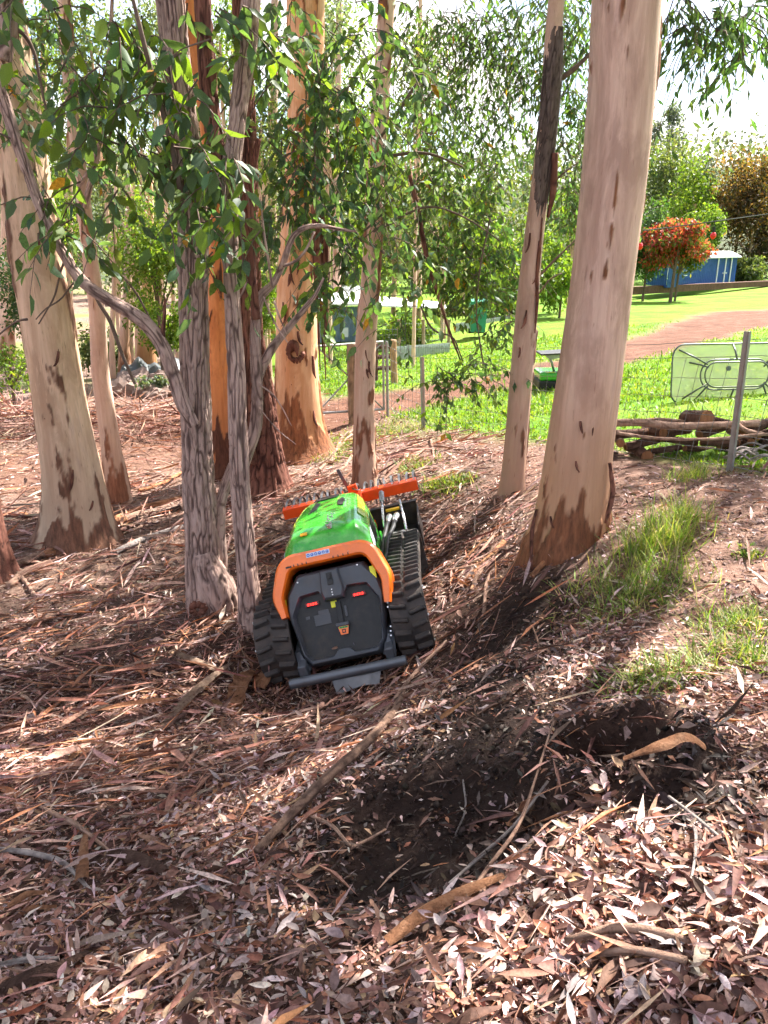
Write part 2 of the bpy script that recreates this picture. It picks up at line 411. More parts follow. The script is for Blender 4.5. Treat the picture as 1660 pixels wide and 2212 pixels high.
B_T1 = bark_smooth('bark_cream', (.70, .49, .34), (.52, .32, .20), (.13, .06, .035), (.19, .09, .055), lo=(.56, .40, .28))
B_T8 = bark_smooth('bark_orange_cream', (.78, .49, .30), (.70, .33, .15), (.14, .05, .02), (.27, .10, .04), lo=(.56, .26, .115))
B_T5 = bark_smooth('bark_orange', (.74, .29, .10), (.58, .19, .06), (.14, .04, .02), (.11, .04, .022), lo=(.48, .18, .07))
B_T9 = bark_smooth('bark_pink_cream', (.70, .49, .38), (.55, .33, .24), (.14, .055, .035), (.27, .11, .06), lo=(.58, .36, .25))
B_T11 = bark_smooth('bark_pink_grey', (.58, .385, .30), (.41, .245, .185), (.20, .08, .05), (.22, .085, .04), streak=.4, lo=(.54, .29, .165))
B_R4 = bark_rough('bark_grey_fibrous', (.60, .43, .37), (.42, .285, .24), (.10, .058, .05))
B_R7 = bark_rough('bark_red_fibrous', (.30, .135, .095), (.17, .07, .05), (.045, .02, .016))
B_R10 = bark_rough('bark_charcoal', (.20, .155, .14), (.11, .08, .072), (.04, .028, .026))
B_T10 = bark_smooth('bark_dull_tan', (.52, .355, .28), (.37, .23, .175), (.13, .055, .035), (.22, .095, .055), lo=(.46, .27, .18))
B_TW = paint('twig_bark', (.13, .09, .07), .85, 0, .3, scale=20, spec=.15)

def path_sample(P, r, ds, fine=None):
    P = np.asarray(P, float); r = np.asarray(r, float)
    L = np.concatenate([[0], np.cumsum(np.linalg.norm(np.diff(P, axis=0), axis=1))])
    n = max(4, int(L[-1]/ds)); s = np.linspace(0, L[-1], n)
    if fine is not None: s = np.concatenate([np.arange(0, fine, ds), np.arange(fine, L[-1], ds*9), [L[-1]]]); n = len(s)
    Q = np.stack([np.interp(s, L, P[:, i]) for i in range(3)], -1); q = np.interp(s, L, r)
    w = max(1, int(n/len(P)/(2 if fine is None else 4))); ker = np.ones(2*w+1)/(2*w+1)
    Qp = np.concatenate([2*Q[0]-Q[w:0:-1], Q, 2*Q[-1]-Q[-2:-w-2:-1]])
    Q = np.stack([np.convolve(Qp[:, i], ker, 'valid') for i in range(3)], -1)
    qp = np.concatenate([np.full(w, q[0]), q, np.full(w, q[-1])]); q = np.convolve(qp, ker, 'valid')
    return Q, q, s
def trunk_mesh(name, P, r, na_=64, ds=.02, style='smooth', seed=1, depth=.012, flare=0, zg=None, pbias=0.0, plow=1.0, tip=False, fine=None):
    """a limb along P with radii r: ridged or patchy bark in real relief"""
    Q, q, s = path_sample(P, r, ds, fine); n = len(Q)
    T = np.gradient(Q, axis=0); T /= np.linalg.norm(T, axis=1)[:, None]
    a = np.array([1., 0, 0]); Aax = []
    for t in T:
        a = a - t*np.dot(a, t); l = np.linalg.norm(a); a = a/l if l > 1e-4 else np.array([0, 1., 0]); Aax.append(a)
    A = np.array(Aax); B = np.cross(T, A)
    th = np.linspace(0, 2*np.pi, na_, endpoint=False)
    R0 = float(np.mean(q)); ct, st = np.cos(th), np.sin(th)
    hgt = s - (s[0] if zg is None else 0)
    TH, S_ = np.meshgrid(th, s); QQ = np.repeat(q[:, None], na_, 1)
    cx, cy = np.cos(TH)*R0, np.sin(TH)*R0
    hz = np.repeat((Q[:, 2] - (Q[0, 2] if zg is None else zg))[:, None], na_, 1)
    low = sstep(1.5, .0, hz)
    rad = QQ*(1 + .045*noise(np.stack([cx*3/R0*.5, cy*3/R0*.5, S_*1.1], -1), seed))
    rad = rad + QQ*.10*noise(np.stack([cx/R0*.7, cy/R0*.7, S_*.5], -1), seed+4)
    if flare:
        lobes = .55+.45*np.cos(TH*3+seed)*np.cos(TH*2+seed*1.7)
        rad = rad*(1 + flare*np.exp(-np.clip(hz, -.1, 9)/.16)*(.5+lobes) + .25*flare*np.exp(-np.clip(hz, -.1, 9)/.5))
    if style == 'smooth':
        pn = fbm(np.stack([cx*7, cy*7, S_*1.3], -1), 4, seed+20) + .35*noise(np.stack([cx*26, cy*26, S_*3.2], -1), seed+31)
        pn = pn + .22*fbm(np.stack([cx*55, cy*55, S_*11], -1), 3, seed+47) + .16*noise(np.stack([cx*9, cy*9, S_*7], -1), seed+53)
        pa = sstep(.27, .38, pn + pbias + plow*.42*sstep(1.0, -.3, hz) - .09)
        rad = rad + .010*pa + .008*pa*noise(np.stack([cx*60, cy*60, S_*9], -1), seed+2)
    else:
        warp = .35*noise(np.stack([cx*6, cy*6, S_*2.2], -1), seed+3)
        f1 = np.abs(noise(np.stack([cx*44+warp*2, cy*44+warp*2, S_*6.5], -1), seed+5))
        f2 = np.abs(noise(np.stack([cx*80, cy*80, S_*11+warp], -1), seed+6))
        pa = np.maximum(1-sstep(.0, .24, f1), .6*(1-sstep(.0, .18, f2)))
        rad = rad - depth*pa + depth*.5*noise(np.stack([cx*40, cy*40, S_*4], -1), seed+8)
    if tip: rad[-1] *= .15
    V = Q[:, None, :] + A[:, None, :]*(np.cos(TH)*rad)[..., None] + B[:, None, :]*(np.sin(TH)*rad)[..., None]
    ids = np.arange(n*na_).reshape(n, na_); j2 = np.roll(ids, -1, 1)
    F = np.stack([ids[:-1], j2[:-1], j2[1:], ids[1:]], -1).reshape(-1, 4)
    V = V.reshape(-1, 3); nb = len(V)
    V = np.concatenate([V, Q[:1], Q[-1:]])
    e0 = np.stack([j2[0], ids[0], np.full(na_, nb)], -1); e1 = np.stack([ids[-1], j2[-1], np.full(na_, nb+1)], -1)
    ex = lambda z: np.concatenate([z.ravel(), [0, 0]])
    return mesh_np(name, V, [F, e0, e1], True, {'pa': ex(pa), 'low': ex(low)})
def limb(name, parent, base, uvw, Y, mat, top=None, **kw):
    """uvw: (u, v, width px[, Y]) from the foot up"""
    P = []; r = []
    for q in uvw:
        yy = q[3] if len(q) > 3 else Y
        P.append(at(q[0], q[1], yy)); r.append(q[2]*.5*pxm(q[1], yy))
    if top:                                        # carry on above the frame
        d = P[-1]-P[-2]; d = d/np.linalg.norm(d)
        P.append(P[-1]+d*top*.5); r.append(r[-1]*.85); P.append(P[-2]+d*top+np.array([0, 0, 0]) if False else P[-1]+d*top*.5); r.append(r[-1]*.6)
    if top: kw['fine'] = float(np.linalg.norm(np.diff(np.array(P[:-2]), axis=0), axis=1).sum())+.3
    P = np.array(P)-base; r = np.array(r)
    return make(name, trunk_mesh(name, P, r, **kw), parent, mat), P, r
def foot(P, r, dz=.3):
    d = P[0]-P[1]; d = d/np.linalg.norm(d); return P[0]+d*dz

# ------------------------------------------------------------------ leaves and twigs
def norm(a): return a/np.maximum(np.linalg.norm(a, axis=-1, keepdims=True), 1e-9)
def leaf_arrays(P, D, N, L, W, C, lod=1, fold=.22, curl=.15, twist=0.0):
    n = len(P); D = norm(D); N = norm(N - D*(N*D).sum(-1, keepdims=True)); S = np.cross(D, N)
    L = L[:, None]; W = W[:, None]*.5
    if hasattr(curl, '__len__'): curl = np.asarray(curl)[:, None]
    if hasattr(twist, '__len__'): twist = np.asarray(twist)[:, None]
    def pt(t, s, f):
        c_, s_ = np.cos(twist*t), np.sin(twist*t)
        return P + D*L*t + (S*c_+N*s_)*W*s + (N*c_-S*s_)*(W*fold*f) - N*(curl*L*t*t)
    if lod == 3:
        v = [pt(0, 0, 0)]
        for t, w_ in ((.14, .60), (.38, 1.), (.64, .84), (.86, .40)): v += [pt(t, w_, w_), pt(t, 0, 0), pt(t, -w_*.94, w_)]
        v.append(pt(1, 0, 0))
        T = [(0, 1, 2), (0, 2, 3), (10, 13, 11), (11, 13, 12)]
        Qd = [q for i in (1, 4, 7) for q in ((i, i+3, i+4, i+1), (i+1, i+4, i+5, i+2))]
    elif lod == 2:
        v = [pt(0, 0, 0), pt(.3, .92, 1), pt(.3, 0, 0), pt(.3, -.92, 1), pt(.66, .74, .8), pt(.66, 0, 0), pt(.66, -.74, .8), pt(1, 0, 0)]
        T = [(0, 1, 2), (0, 2, 3), (4, 7, 5), (5, 7, 6)]; Qd = [(1, 4, 5, 2), (2, 5, 6, 3)]
    elif lod == 1:
        v = [pt(0, 0, 0), pt(.42, 1, 1), pt(.42, 0, 0), pt(.42, -1, 1), pt(1, 0, 0)]
        T = [(0, 1, 2), (0, 2, 3), (1, 4, 2), (2, 4, 3)]; Qd = []
    else:
        v = [pt(0, 0, 0), pt(.45, 1, 0), pt(1, 0, 0), pt(.45, -1, 0)]
        T = []; Qd = [(0, 3, 2, 1)]
    k = len(v); V = np.stack(v, 1).reshape(-1, 3); o = (np.arange(n)*k)[:, None, None]
    F = []
    F.append((np.array(T).reshape(1, -1, 3)+o).reshape(-1, 3) if T else np.zeros((0, 3), int))
    F.append((np.array(Qd).reshape(1, -1, 4)+o).reshape(-1, 4) if Qd else np.zeros((0, 4), int))
    return V, F, np.repeat(C, k, 0)
def ribbon_tubes(P, r):
    """P (n, k, 3) centre lines, r (n, k): three-sided twigs"""
    n, k, _ = P.shape; T = norm(np.gradient(P, axis=1)); up = np.zeros_like(T); up[..., 2] = 1; up[..., 0] = .3
    A = norm(np.cross(T, up)); B = np.cross(T, A); vs = []
    for j in range(3):
        a = 2*np.pi*j/3; vs.append(P + (A*math.cos(a)+B*math.sin(a))*r[..., None])
    V = np.stack(vs, 2).reshape(-1, 3)
    ids = np.arange(n*k*3).reshape(n, k, 3); j2 = np.roll(ids, -1, 2)
    return V, np.stack([ids[:, :-1], j2[:, :-1], j2[:, 1:], ids[:, 1:]], -1).reshape(-1, 4)
GREENS = np.array([(.09, .165, .05), (.11, .195, .055), (.075, .14, .06), (.14, .22, .05), (.09, .16, .085), (.17, .25, .055)])
def pick(pal, n, jit=.18, p=None):
    c = pal[rng.choice(len(pal), n, p=p)]; return np.clip(c*(1+jit*rng.standard_normal((n, 1)))*(1+.06*rng.standard_normal((n, 3))), .004, .95)
def rand_unit(n):
    v = rng.standard_normal((n, 3)); return norm(v)
def spray(blobs, leaf, wl, per=9, tl=.45, droop=.5, lod=1, pal=GREENS, yellow=.03, hang=.6):
    """blobs: (centre, radius vector, number of twigs). Leaves set along drooping twigs."""
    S = []
    for c, rr, n in blobs:
        p = rand_unit(n)*(rng.random((n, 1))**.38); S.append(np.asarray(c)+p*np.asarray(rr))
    S = np.concatenate(S); n = len(S)
    d = rand_unit(n); d[:, 2] = d[:, 2]*.5 - .25; d = norm(d); Lt = tl*(.55+.9*rng.random((n, 1)))
    ks = np.linspace(0, 1, 4)
    TP = S[:, None, :] + d[:, None, :]*Lt[:, None, :]*ks[None, :, None]; TP[..., 2] -= droop*Lt*ks[None, :]**2
    tr = np.array([.0045, .0035, .0025, .0012])[None, :]*(leaf/.09)*np.ones((n, 1))
    t = (np.arange(per)+.6)/per; t = np.clip(t[None, :]+.06*rng.standard_normal((n, per)), .05, 1)
    LP = S[:, None, :] + d[:, None, :]*(Lt*t)[..., None]; LP[..., 2] -= droop*Lt*t**2
    tang = d[:, None, :]*np.ones((1, per, 1)); tang = tang.copy(); tang[..., 2] -= 2*droop*t
    side = norm(np.cross(tang, np.array([0, 0, 1.]))) * np.where(np.arange(per) % 2 == 0, 1, -1)[None, :, None]
    LD = norm(norm(tang)*.55 + side*.75 + .45*rng.standard_normal((n, per, 3)) + np.array([0, 0, -hang]))
    LP = LP.reshape(-1, 3); LD = LD.reshape(-1, 3); m = len(LP)
    LN = rand_unit(m)+np.array([0, -.15, .55])
    LL = leaf*(.6+.6*rng.random(m)); LW = LL*wl*(.8+.4*rng.random(m))
    C = pick(pal, m)
    y = rng.random(m) < yellow; C[y] = np.array([(.45, .22, .03)])*(.7+.6*rng.random((y.sum(), 1)))
    y = rng.random(m) < yellow*2.5; C[y] = np.array([(.20, .30, .04)])*(.8+.4*rng.random((y.sum(), 1)))
    return LP, LD, LN, LL, LW, C, TP, tr
def crown(parent, base, sp, lod=1, name='crown', twigs=True, keep=None, mat=None, fold=.22):
    LP, LD, LN, LL, LW, C, TP, tr = sp
    if keep is not None:
        m = keep(LP); LP, LD, LN, LL, LW, C = LP[m], LD[m], LN[m], LL[m], LW[m], C[m]
        m = keep(TP[:, 0]); TP, tr = TP[m], tr[m]
    V, F, CC = leaf_arrays(LP-base, LD, LN, LL, LW, C, lod, fold)
    o = make(name, mesh_np(name, V, F, False, {'Col': CC}), parent, mat or M_LEAF, 'stuff')
    if twigs and len(TP):
        V, F = ribbon_tubes(TP-base, tr)
        make('twigs', mesh_np('twigs', V, [F]), parent, B_TW, 'stuff')
    return o
# ------------------------------------------------------------------ the standing trees
def tree(base, label, group='standing gum trees'):
    return thing('gum_tree', tuple(base), label, 'tree', group)
def uv_blob(u, v, Y, ru, rv, n, ry=None):
    m = pxm(v, Y); return (at(u, v, Y), (ru*m, ry if ry else max(ru, rv)*m*.8, rv*m), n)
YB = {}
# left cream gum
b = at(170, 1160, 6.95); T1 = tree(b, 'thick cream gum with brown peeling patches, leftmost of the big trunks')
limb('trunk', T1, b, [(176, 1225, 150), (172, 1145, 134), (162, 1043, 120), (132, 872, 108), (106, 702, 108), (82, 565, 107), (45, 300, 102), (-2, 0, 98)], 6.95, B_T1, top=6,
     na_=120, ds=.018, seed=3, flare=.22, zg=-.0, pbias=.10, plow=2.1)
limb('buttress', T1, b, [(222, 1190, 46), (214, 1130, 42), (200, 1050, 34), (188, 960, 22), (178, 880, 8)], 6.98, B_R4, na_=48, ds=.015, style='rough', seed=9, depth=.012, zg=0)
# slim pale gum behind it
b = at(256, 1078, 8.0); T2 = tree(b, 'slim pale gum with a dark foot, just right of the thick cream gum')
limb('trunk', T2, b, [(260, 1110, 56), (256, 1075, 50), (237, 940, 39), (217, 804, 37), (210, 667, 33), (196, 565, 31), (180, 430, 28), (165, 300, 26), (147, 136, 26), (138, 0, 25)], 8.0, B_T9, top=4, na_=64, ds=.025, seed=14, flare=.15, zg=0, plow=1.3)
limb('branch', T2, b, [(184, 450, 14), (196, 395, 13), (212, 330, 12), (222, 250, 11), (236, 120, 9), (243, 0, 8)], 7.9, B_R4, na_=20, ds=.03, style='rough', seed=4, depth=.003, top=2)
limb('branch', T2, b, [(160, 420, 11), (185, 380, 9), (200, 355, 5)], 7.95, B_R4, na_=14, ds=.03, style='rough', seed=5, depth=.002, tip=True)
# trunk cut by the left edge
b = at(-22, 1235, 6.1); T3 = tree(b, 'dark rough trunk cut off by the left edge of the picture')
limb('trunk', T3, b, [(-12, 1300, 92), (-20, 1235, 84), (-34, 1130, 74), (-50, 1000, 70), (-90, 700, 64), (-150, 300, 60)], 6.1, B_R7, top=5, na_=64, ds=.02, style='rough', seed=6, flare=.25, zg=0)
# grey fibrous double stem in front
b = at(440, 1315, 5.4); T4 = tree(b, 'grey furrowed gum with a swollen burl at its foot, left of the machine')
limb('trunk', T4, b, [(452, 1365, 92), (450, 1310, 88), (442, 1240, 78), (436, 1150, 72), (430, 1044, 69), (422, 814, 63), (419, 630, 65), (418, 492, 66), (404, 350, 64), (385, 180, 62), (368, 0, 62)], 5.4, B_R4, top=5,
     na_=160, ds=.012, style='rough', seed=21, depth=.013, zg=0)
limb('burl', T4, b, [(440, 1190, 46), (452, 1228, 66), (468, 1262, 78), (478, 1290, 76), (484, 1318, 60), (486, 1340, 40)], 5.36, B_R4, na_=64, ds=.012, style='rough', seed=22, depth=.014)
mb = MB(); c0 = at(428, 1316, 5.25)-b
for j in range(9):
    a = j*.7; mb.tube([c0+np.array([math.cos(a)*.055, .05, math.sin(a)*.045]), c0+np.array([math.cos(a)*.05, -.015, math.sin(a)*.04]), c0+np.array([math.cos(a)*.02, .0, math.sin(a)*.02])], [.022, .018, .012], 7)
mb.build('branch_scar', B_R7, T4, True)
limb('stem', T4, b, [(486, 1270, 34), (478, 1220, 30), (474, 1150, 26), (476, 1090, 24), (488, 1050, 24), (504, 1012, 26), (512, 985, 20)], 5.45, B_R4, na_=48, ds=.012, style='rough', seed=23, depth=.008)
limb('bough', T4, b, [(420, 920, 24), (398, 880, 30), (388, 850, 29), (368, 790, 28), (355, 753, 29), (324, 705, 30), (290, 678, 29), (239, 650, 27), (191, 620, 25), (164, 592, 24), (138, 545, 23), (119, 515, 23), (85, 443, 23), (61, 375, 23), (34, 300, 24), (10, 222, 25), (-12, 150, 26), (-30, 60, 28), (-50, -60, 26)], 5.2, B_R4, na_=64, ds=.012, style='rough', seed=24, depth=.008)
limb('branch', T4, b, [(350, 745, 12), (353, 715, 10), (356, 680, 8), (357, 640, 3)], 5.2, B_R7, na_=16, ds=.012, style='rough', seed=25, depth=.002, tip=True)
limb('branch', T4, b, [(8, 130, 34), (20, 70, 34), (18, 0, 36), (14, -80, 36)], 5.0, B_R4, na_=40, ds=.012, style='rough', seed=26, depth=.007, top=2)
limb('branch', T4, b, [(420, 560, 9), (402, 470, 11), (388, 400, 13), (372, 320, 13), (352, 240, 12), (318, 120, 11), (288, 0, 10)], 5.1, B_TW, na_=18, ds=.02, style='rough', seed=27, depth=.002, top=1.5)
limb('branch', T4, b, [(30, 60, 9), (52, 70, 9), (75, 110, 8), (90, 190, 6), (105, 260, 4)], 5.1, B_TW, na_=10, ds=.02, style='rough', seed=28, depth=.001)
for q in ([(190, 600, 8), (214, 655, 9), (238, 690, 9), (262, 760, 8), (292, 830, 6)], [(140, 560, 5), (128, 600, 5), (120, 640, 4), (84, 700, 3)], [(230, 560, 4), (270, 600, 4), (300, 640, 5), (330, 700, 4)],
          [(60, 690, 6), (40, 692, 5), (20, 705, 4), (-10, 730, 4)], [(160, 610, 4), (130, 650, 4), (100, 665, 3), (78, 690, 3)]):
    limb('branch', T4, b, q, 5.6, B_TW, na_=10, ds=.02, style='rough', seed=29, depth=.001)
# paler front stem with forks
b = at(545, 1365, 5.1); T6 = tree(b, 'slender grey-brown gum stem that forks, standing directly against the left track')
limb('trunk', T6, b, [(553, 1410, 62), (546, 1355, 56), (534, 1228, 47), (519, 1044, 45), (513, 900, 42), (512, 814, 41), (501, 630, 37), (498, 540, 38), (496, 430, 42), (500, 360, 44), (508, 300, 38), (520, 210, 38), (534, 112, 42), (543, 0, 42)], 5.1, B_R4, top=4,
     na_=130, ds=.012, style='rough', seed=31, depth=.010, flare=.2, zg=0)
limb('fork', T6, b, [(500, 430, 30), (480, 370, 36), (462, 290, 38), (452, 200, 38), (446, 100, 38), (438, 0, 38)], 5.12, B_R7, top=4, na_=64, ds=.014, style='rough', seed=32, depth=.008)
limb('fork', T6, b, [(526, 1020, 20), (538, 970, 27), (553, 930, 28), (557, 880, 27), (556, 814, 26), (552, 740, 25), (554, 680, 24), (562, 635, 24), (588, 620, 17), (606, 585, 15), (616, 560, 14), (628, 515, 13), (650, 492, 11), (690, 486, 9), (735, 496, 7), (770, 500, 5)], 5.35, B_R4, na_=56, ds=.012, style='rough', seed=33, depth=.006)
limb('fork', T6, b, [(556, 820, 20), (570, 785, 21), (592, 745, 19), (612, 722, 17), (640, 688, 15), (668, 655, 12), (684, 636, 8), (700, 600, 5)], 5.38, B_R4, na_=40, ds=.012, style='rough', seed=34, depth=.004)
limb('fork', T6, b, [(553, 690, 18), (546, 600, 20), (540, 520, 22), (536, 430, 22), (548, 350, 16), (560, 300, 10)], 5.3, B_R7, na_=40, ds=.012, style='rough', seed=35, depth=.006)
for q in ([(588, 620, 7), (580, 560, 6), (570, 500, 5), (563, 430, 3)], [(612, 575, 7), (640, 565, 7), (662, 540, 6), (680, 500, 4)], [(570, 640, 5), (585, 680, 5), (600, 710, 4), (622, 740, 2)], [(592, 650, 5), (606, 690, 4), (620, 722, 3)],
          [(560, 830, 4), (590, 850, 4), (610, 880, 3), (630, 920, 2)], [(560, 880, 3), (600, 930, 3), (640, 960, 2)], [(540, 600, 6), (520, 640, 5), (498, 680, 3)]):
    limb('branch', T6, b, q, 5.3, B_R4, na_=10, ds=.02, style='rough', seed=36, depth=.001)
# orange smooth stem behind
b = at(479, 1008, 8.9); T5 = tree(b, 'smooth bright orange stem behind the grey furrowed gum')
limb('trunk', T5, b, [(484, 1060, 62), (480, 1000, 54), (476, 940, 48), (472, 814, 44), (469, 700, 40), (468, 630, 34), (467, 492, 30), (456, 330, 34), (440, 200, 38), (420, 100, 38), (412, 0, 38)], 8.9, B_T5, top=4, na_=72, ds=.025, seed=41, flare=.2, zg=0, plow=1.5, pbias=.12)
# dark red fibrous trunk
b = at(580, 1050, 8.25); T7 = tree(b, 'dark red-brown stringy trunk between the forked stem and the big orange gum')
limb('trunk', T7, b, [(584, 1100, 96), (580, 1044, 80), (572, 930, 66), (562, 820, 56), (549, 722, 44), (541, 538, 42), (536, 350, 40), (528, 150, 38), (520, 0, 38)], 8.25, B_R7, top=5, na_=110, ds=.018, style='rough', seed=51, depth=.02, flare=.22, zg=0)
limb('dead_stem', T7, b, [(540, 1000, 40), (536, 900, 34), (531, 780, 30), (528, 640, 26), (526, 520, 20)], 8.1, B_R7, na_=40, ds=.03, style='rough', seed=52, depth=.012)
# big orange-cream gum
b = at(648, 982, 9.65); T8 = tree(b, 'big orange and cream gum with a dark knot, behind the forked stem')
limb('trunk', T8, b, [(652, 1020, 140), (648, 972, 116), (643, 900, 100), (640, 814, 94), (641, 722, 90), (642, 584, 84), (648, 446, 82), (656, 360, 80), (661, 200, 80), (661, 0, 82)], 9.65, B_T8, top=7, na_=120, ds=.022, seed=61, flare=.2, zg=0, plow=.9, pbias=.07)
kn = MB(); c0 = at(636, 752, 9.65-.28)-b
for j in range(14):
    a = j*.45; rr = .03+.006*j
    kn.tube([c0+np.array([math.cos(a)*rr, .04, math.sin(a)*rr*1.4]), c0+np.array([math.cos(a)*rr*1.1, -.02, math.sin(a)*rr*1.3-.02]), c0+np.array([math.cos(a)*rr*.8+.01, .0, math.sin(a)*rr-.09])], [.03, .026, .01], 6)
kn.build('knot', B_R7, T8, True)
for j, (u0, u1, w_) in enumerate([(694, 700, 5), (688, 698, 6), (682, 690, 5), (700, 704, 4), (676, 684, 6), (706, 696, 4)]):   # hanging ribbons of bark
    limb('bark_ribbon', T8, b, [(u0, 330+30*j, w_), (u0+3, 480+20*j, w_*1.6), (u1+2, 640, w_*1.4), (u1+8, 720+20*j, 3)], 9.65-.40, B_R7, na_=8, ds=.06, style='rough', seed=63+j, depth=.004)
limb('branch', T8, b, [(690, 620, 16), (684, 540, 18), (682, 440, 17), (684, 330, 16), (690, 230, 14)], 9.2, B_R7, na_=24, ds=.03, style='rough', seed=75, depth=.006)
# middle slim gum
b = at(789, 1047, 7.85); T9 = tree(b, 'slim pink-cream gum with brown scabs, right behind the orange rake')
limb('trunk', T9, b, [(790, 1090, 58), (789, 1040, 53), (788, 960, 46), (788, 860, 45), (792, 735, 44), (800, 640, 40), (804, 560, 39), (812, 400, 38), (820, 240, 38), (830, 110, 38), (835, 0, 38)], 7.85, B_T9, top=6, na_=96, ds=.018, seed=88, flare=.12, zg=0, plow=.9, pbias=.13)
kn = MB(); c0 = at(803, 1022, 7.85-.1)-b
for j in range(7):
    a = j*.9; kn.tube([c0+np.array([math.cos(a)*.022, .03, math.sin(a)*.022]), c0+np.array([math.cos(a)*.018, -.012, math.sin(a)*.018]), c0+np.array([0, .01, 0])], [.012, .011, .006], 6)
kn.build('knot', B_T9, T9, True)
# right slim gum
b = at(1106, 1065, 6.87); T10 = tree(b, 'slim pink gum with dark upper trunk, left of the huge right-hand trunk')
limb('trunk', T10, b, [(1104, 1105, 58), (1107, 1050, 48), (1117, 930, 46), (1128, 800, 46), (1140, 650, 42), (1150, 545, 39), (1165, 420, 38), (1185, 250, 37), (1198, 60, 36), (1203, 0, 36)], 6.87, B_T10, top=6, na_=80, ds=.018, seed=93, flare=.15, zg=0, plow=.5, pbias=.04)
limb('bark_sleeve', T10, b, [(1158, 500, 30), (1168, 410, 40), (1187, 250, 41), (1197, 120, 40), (1201, 60, 30)], 6.86, B_R10, na_=60, ds=.02, style='rough', seed=94, depth=.008)
for j, q in enumerate(([(1166, 520, 5), (1160, 590, 9), (1162, 650, 8), (1156, 720, 3)], [(1172, 470, 4), (1165, 560, 6), (1158, 640, 3)], [(1200, 330, 14), (1196, 420, 16), (1184, 470, 5)])):
    limb('bark_ribbon', T10, b, q, 6.8, B_R7, na_=10, ds=.03, style='rough', seed=95+j, depth=.003)
limb('branch', T10, b, [(1192, 180, 12), (1230, 160, 11), (1262, 130, 9), (1300, 90, 7)], 6.9, B_TW, na_=14, ds=.03, style='rough', seed=98, depth=.002)
for q in ([(1162, 600, 5), (1200, 560, 5), (1232, 530, 4), (1260, 500, 3)], [(1160, 640, 4), (1190, 600, 3), (1215, 590, 3)], [(1172, 420, 5), (1210, 380, 4), (1250, 350, 3)]):
    limb('branch', T10, b, q, 6.95, B_TW, na_=8, ds=.03, style='rough', seed=99, depth=.001)
# huge right gum
b = at(1232, 1165, 5.2); T11 = tree(b, 'huge smooth pink-grey gum trunk on the bank at the right')
limb('trunk', T11, b, [(1206, 1290, 172), (1222, 1205, 156), (1236, 1110, 148), (1248, 1000, 142), (1275, 800, 139), (1301, 600, 135), (1325, 400, 138), (1345, 200, 140), (1357, 0, 143)], 5.2, B_T11, top=8, na_=150, ds=.016, seed=101, flare=.10, zg=.06, plow=1.45, pbias=-.07)
for q in ([(1318, 1000, 8), (1326, 1060, 12), (1316, 1105, 12), (1308, 1130, 4)], [(1270, 1110, 6), (1290, 1125, 14), (1270, 1140, 10), (1240, 1160, 4)], [(1160, 1100, 6), (1150, 1140, 9), (1148, 1190, 9), (1150, 1230, 4)]):
    limb('bark_flake', T11, b, q, 5.0, B_R7, na_=10, ds=.02, style='rough', seed=105, depth=.003)

# loose flakes of bark curling off the smooth trunks
rf_ = random.Random(12)
def flakes(T, cen, Y, wid, n, mat, v0, v1):
    b = np.array(T.location)
    for j in range(n):
        v = rf_.uniform(v0, v1); uc = np.interp(v, [c[0] for c in cen], [c[1] for c in cen]); off = rf_.uniform(-.8, .8); rr_ = wid*.5*pxm(v, Y)
        yy = Y-rr_*math.sqrt(1-off*off)*1.02; u = uc+off*wid*.5; h = rf_.uniform(18, 50); w_ = rf_.uniform(4, 9); c_ = rf_.choice((-1, 1))*rf_.uniform(2, 9)
        limb('bark_flake', T, b, [(u, v, w_*.6, yy+.01), (u+c_*.2, v+h*.4, w_, yy-.004), (u+c_*.5, v+h*.75, w_*.9, yy-.018), (u+c_*1.4, v+h, w_*.25, yy-.045)], yy, mat, na_=7, ds=.02, style='rough', seed=300+j, depth=.003)
flakes(T1, [(0, 0), (565, 82), (872, 132), (1145, 170)], 6.95, 112, 9, B_R7, 450, 1090)
flakes(T9, [(100, 830), (640, 800), (860, 788), (1040, 789)], 7.85, 44, 5, B_R7, 650, 980)
flakes(T10, [(0, 1203), (545, 1150), (1050, 1107)], 6.87, 44, 4, B_R7, 500, 1000)
flakes(T8, [(0, 661), (584, 642), (972, 648)], 9.65, 92, 12, B_R7, 500, 930)
flakes(T11, [(0, 1357), (600, 1301), (1110, 1236)], 5.2, 140, 4, B_R7, 850, 1150)
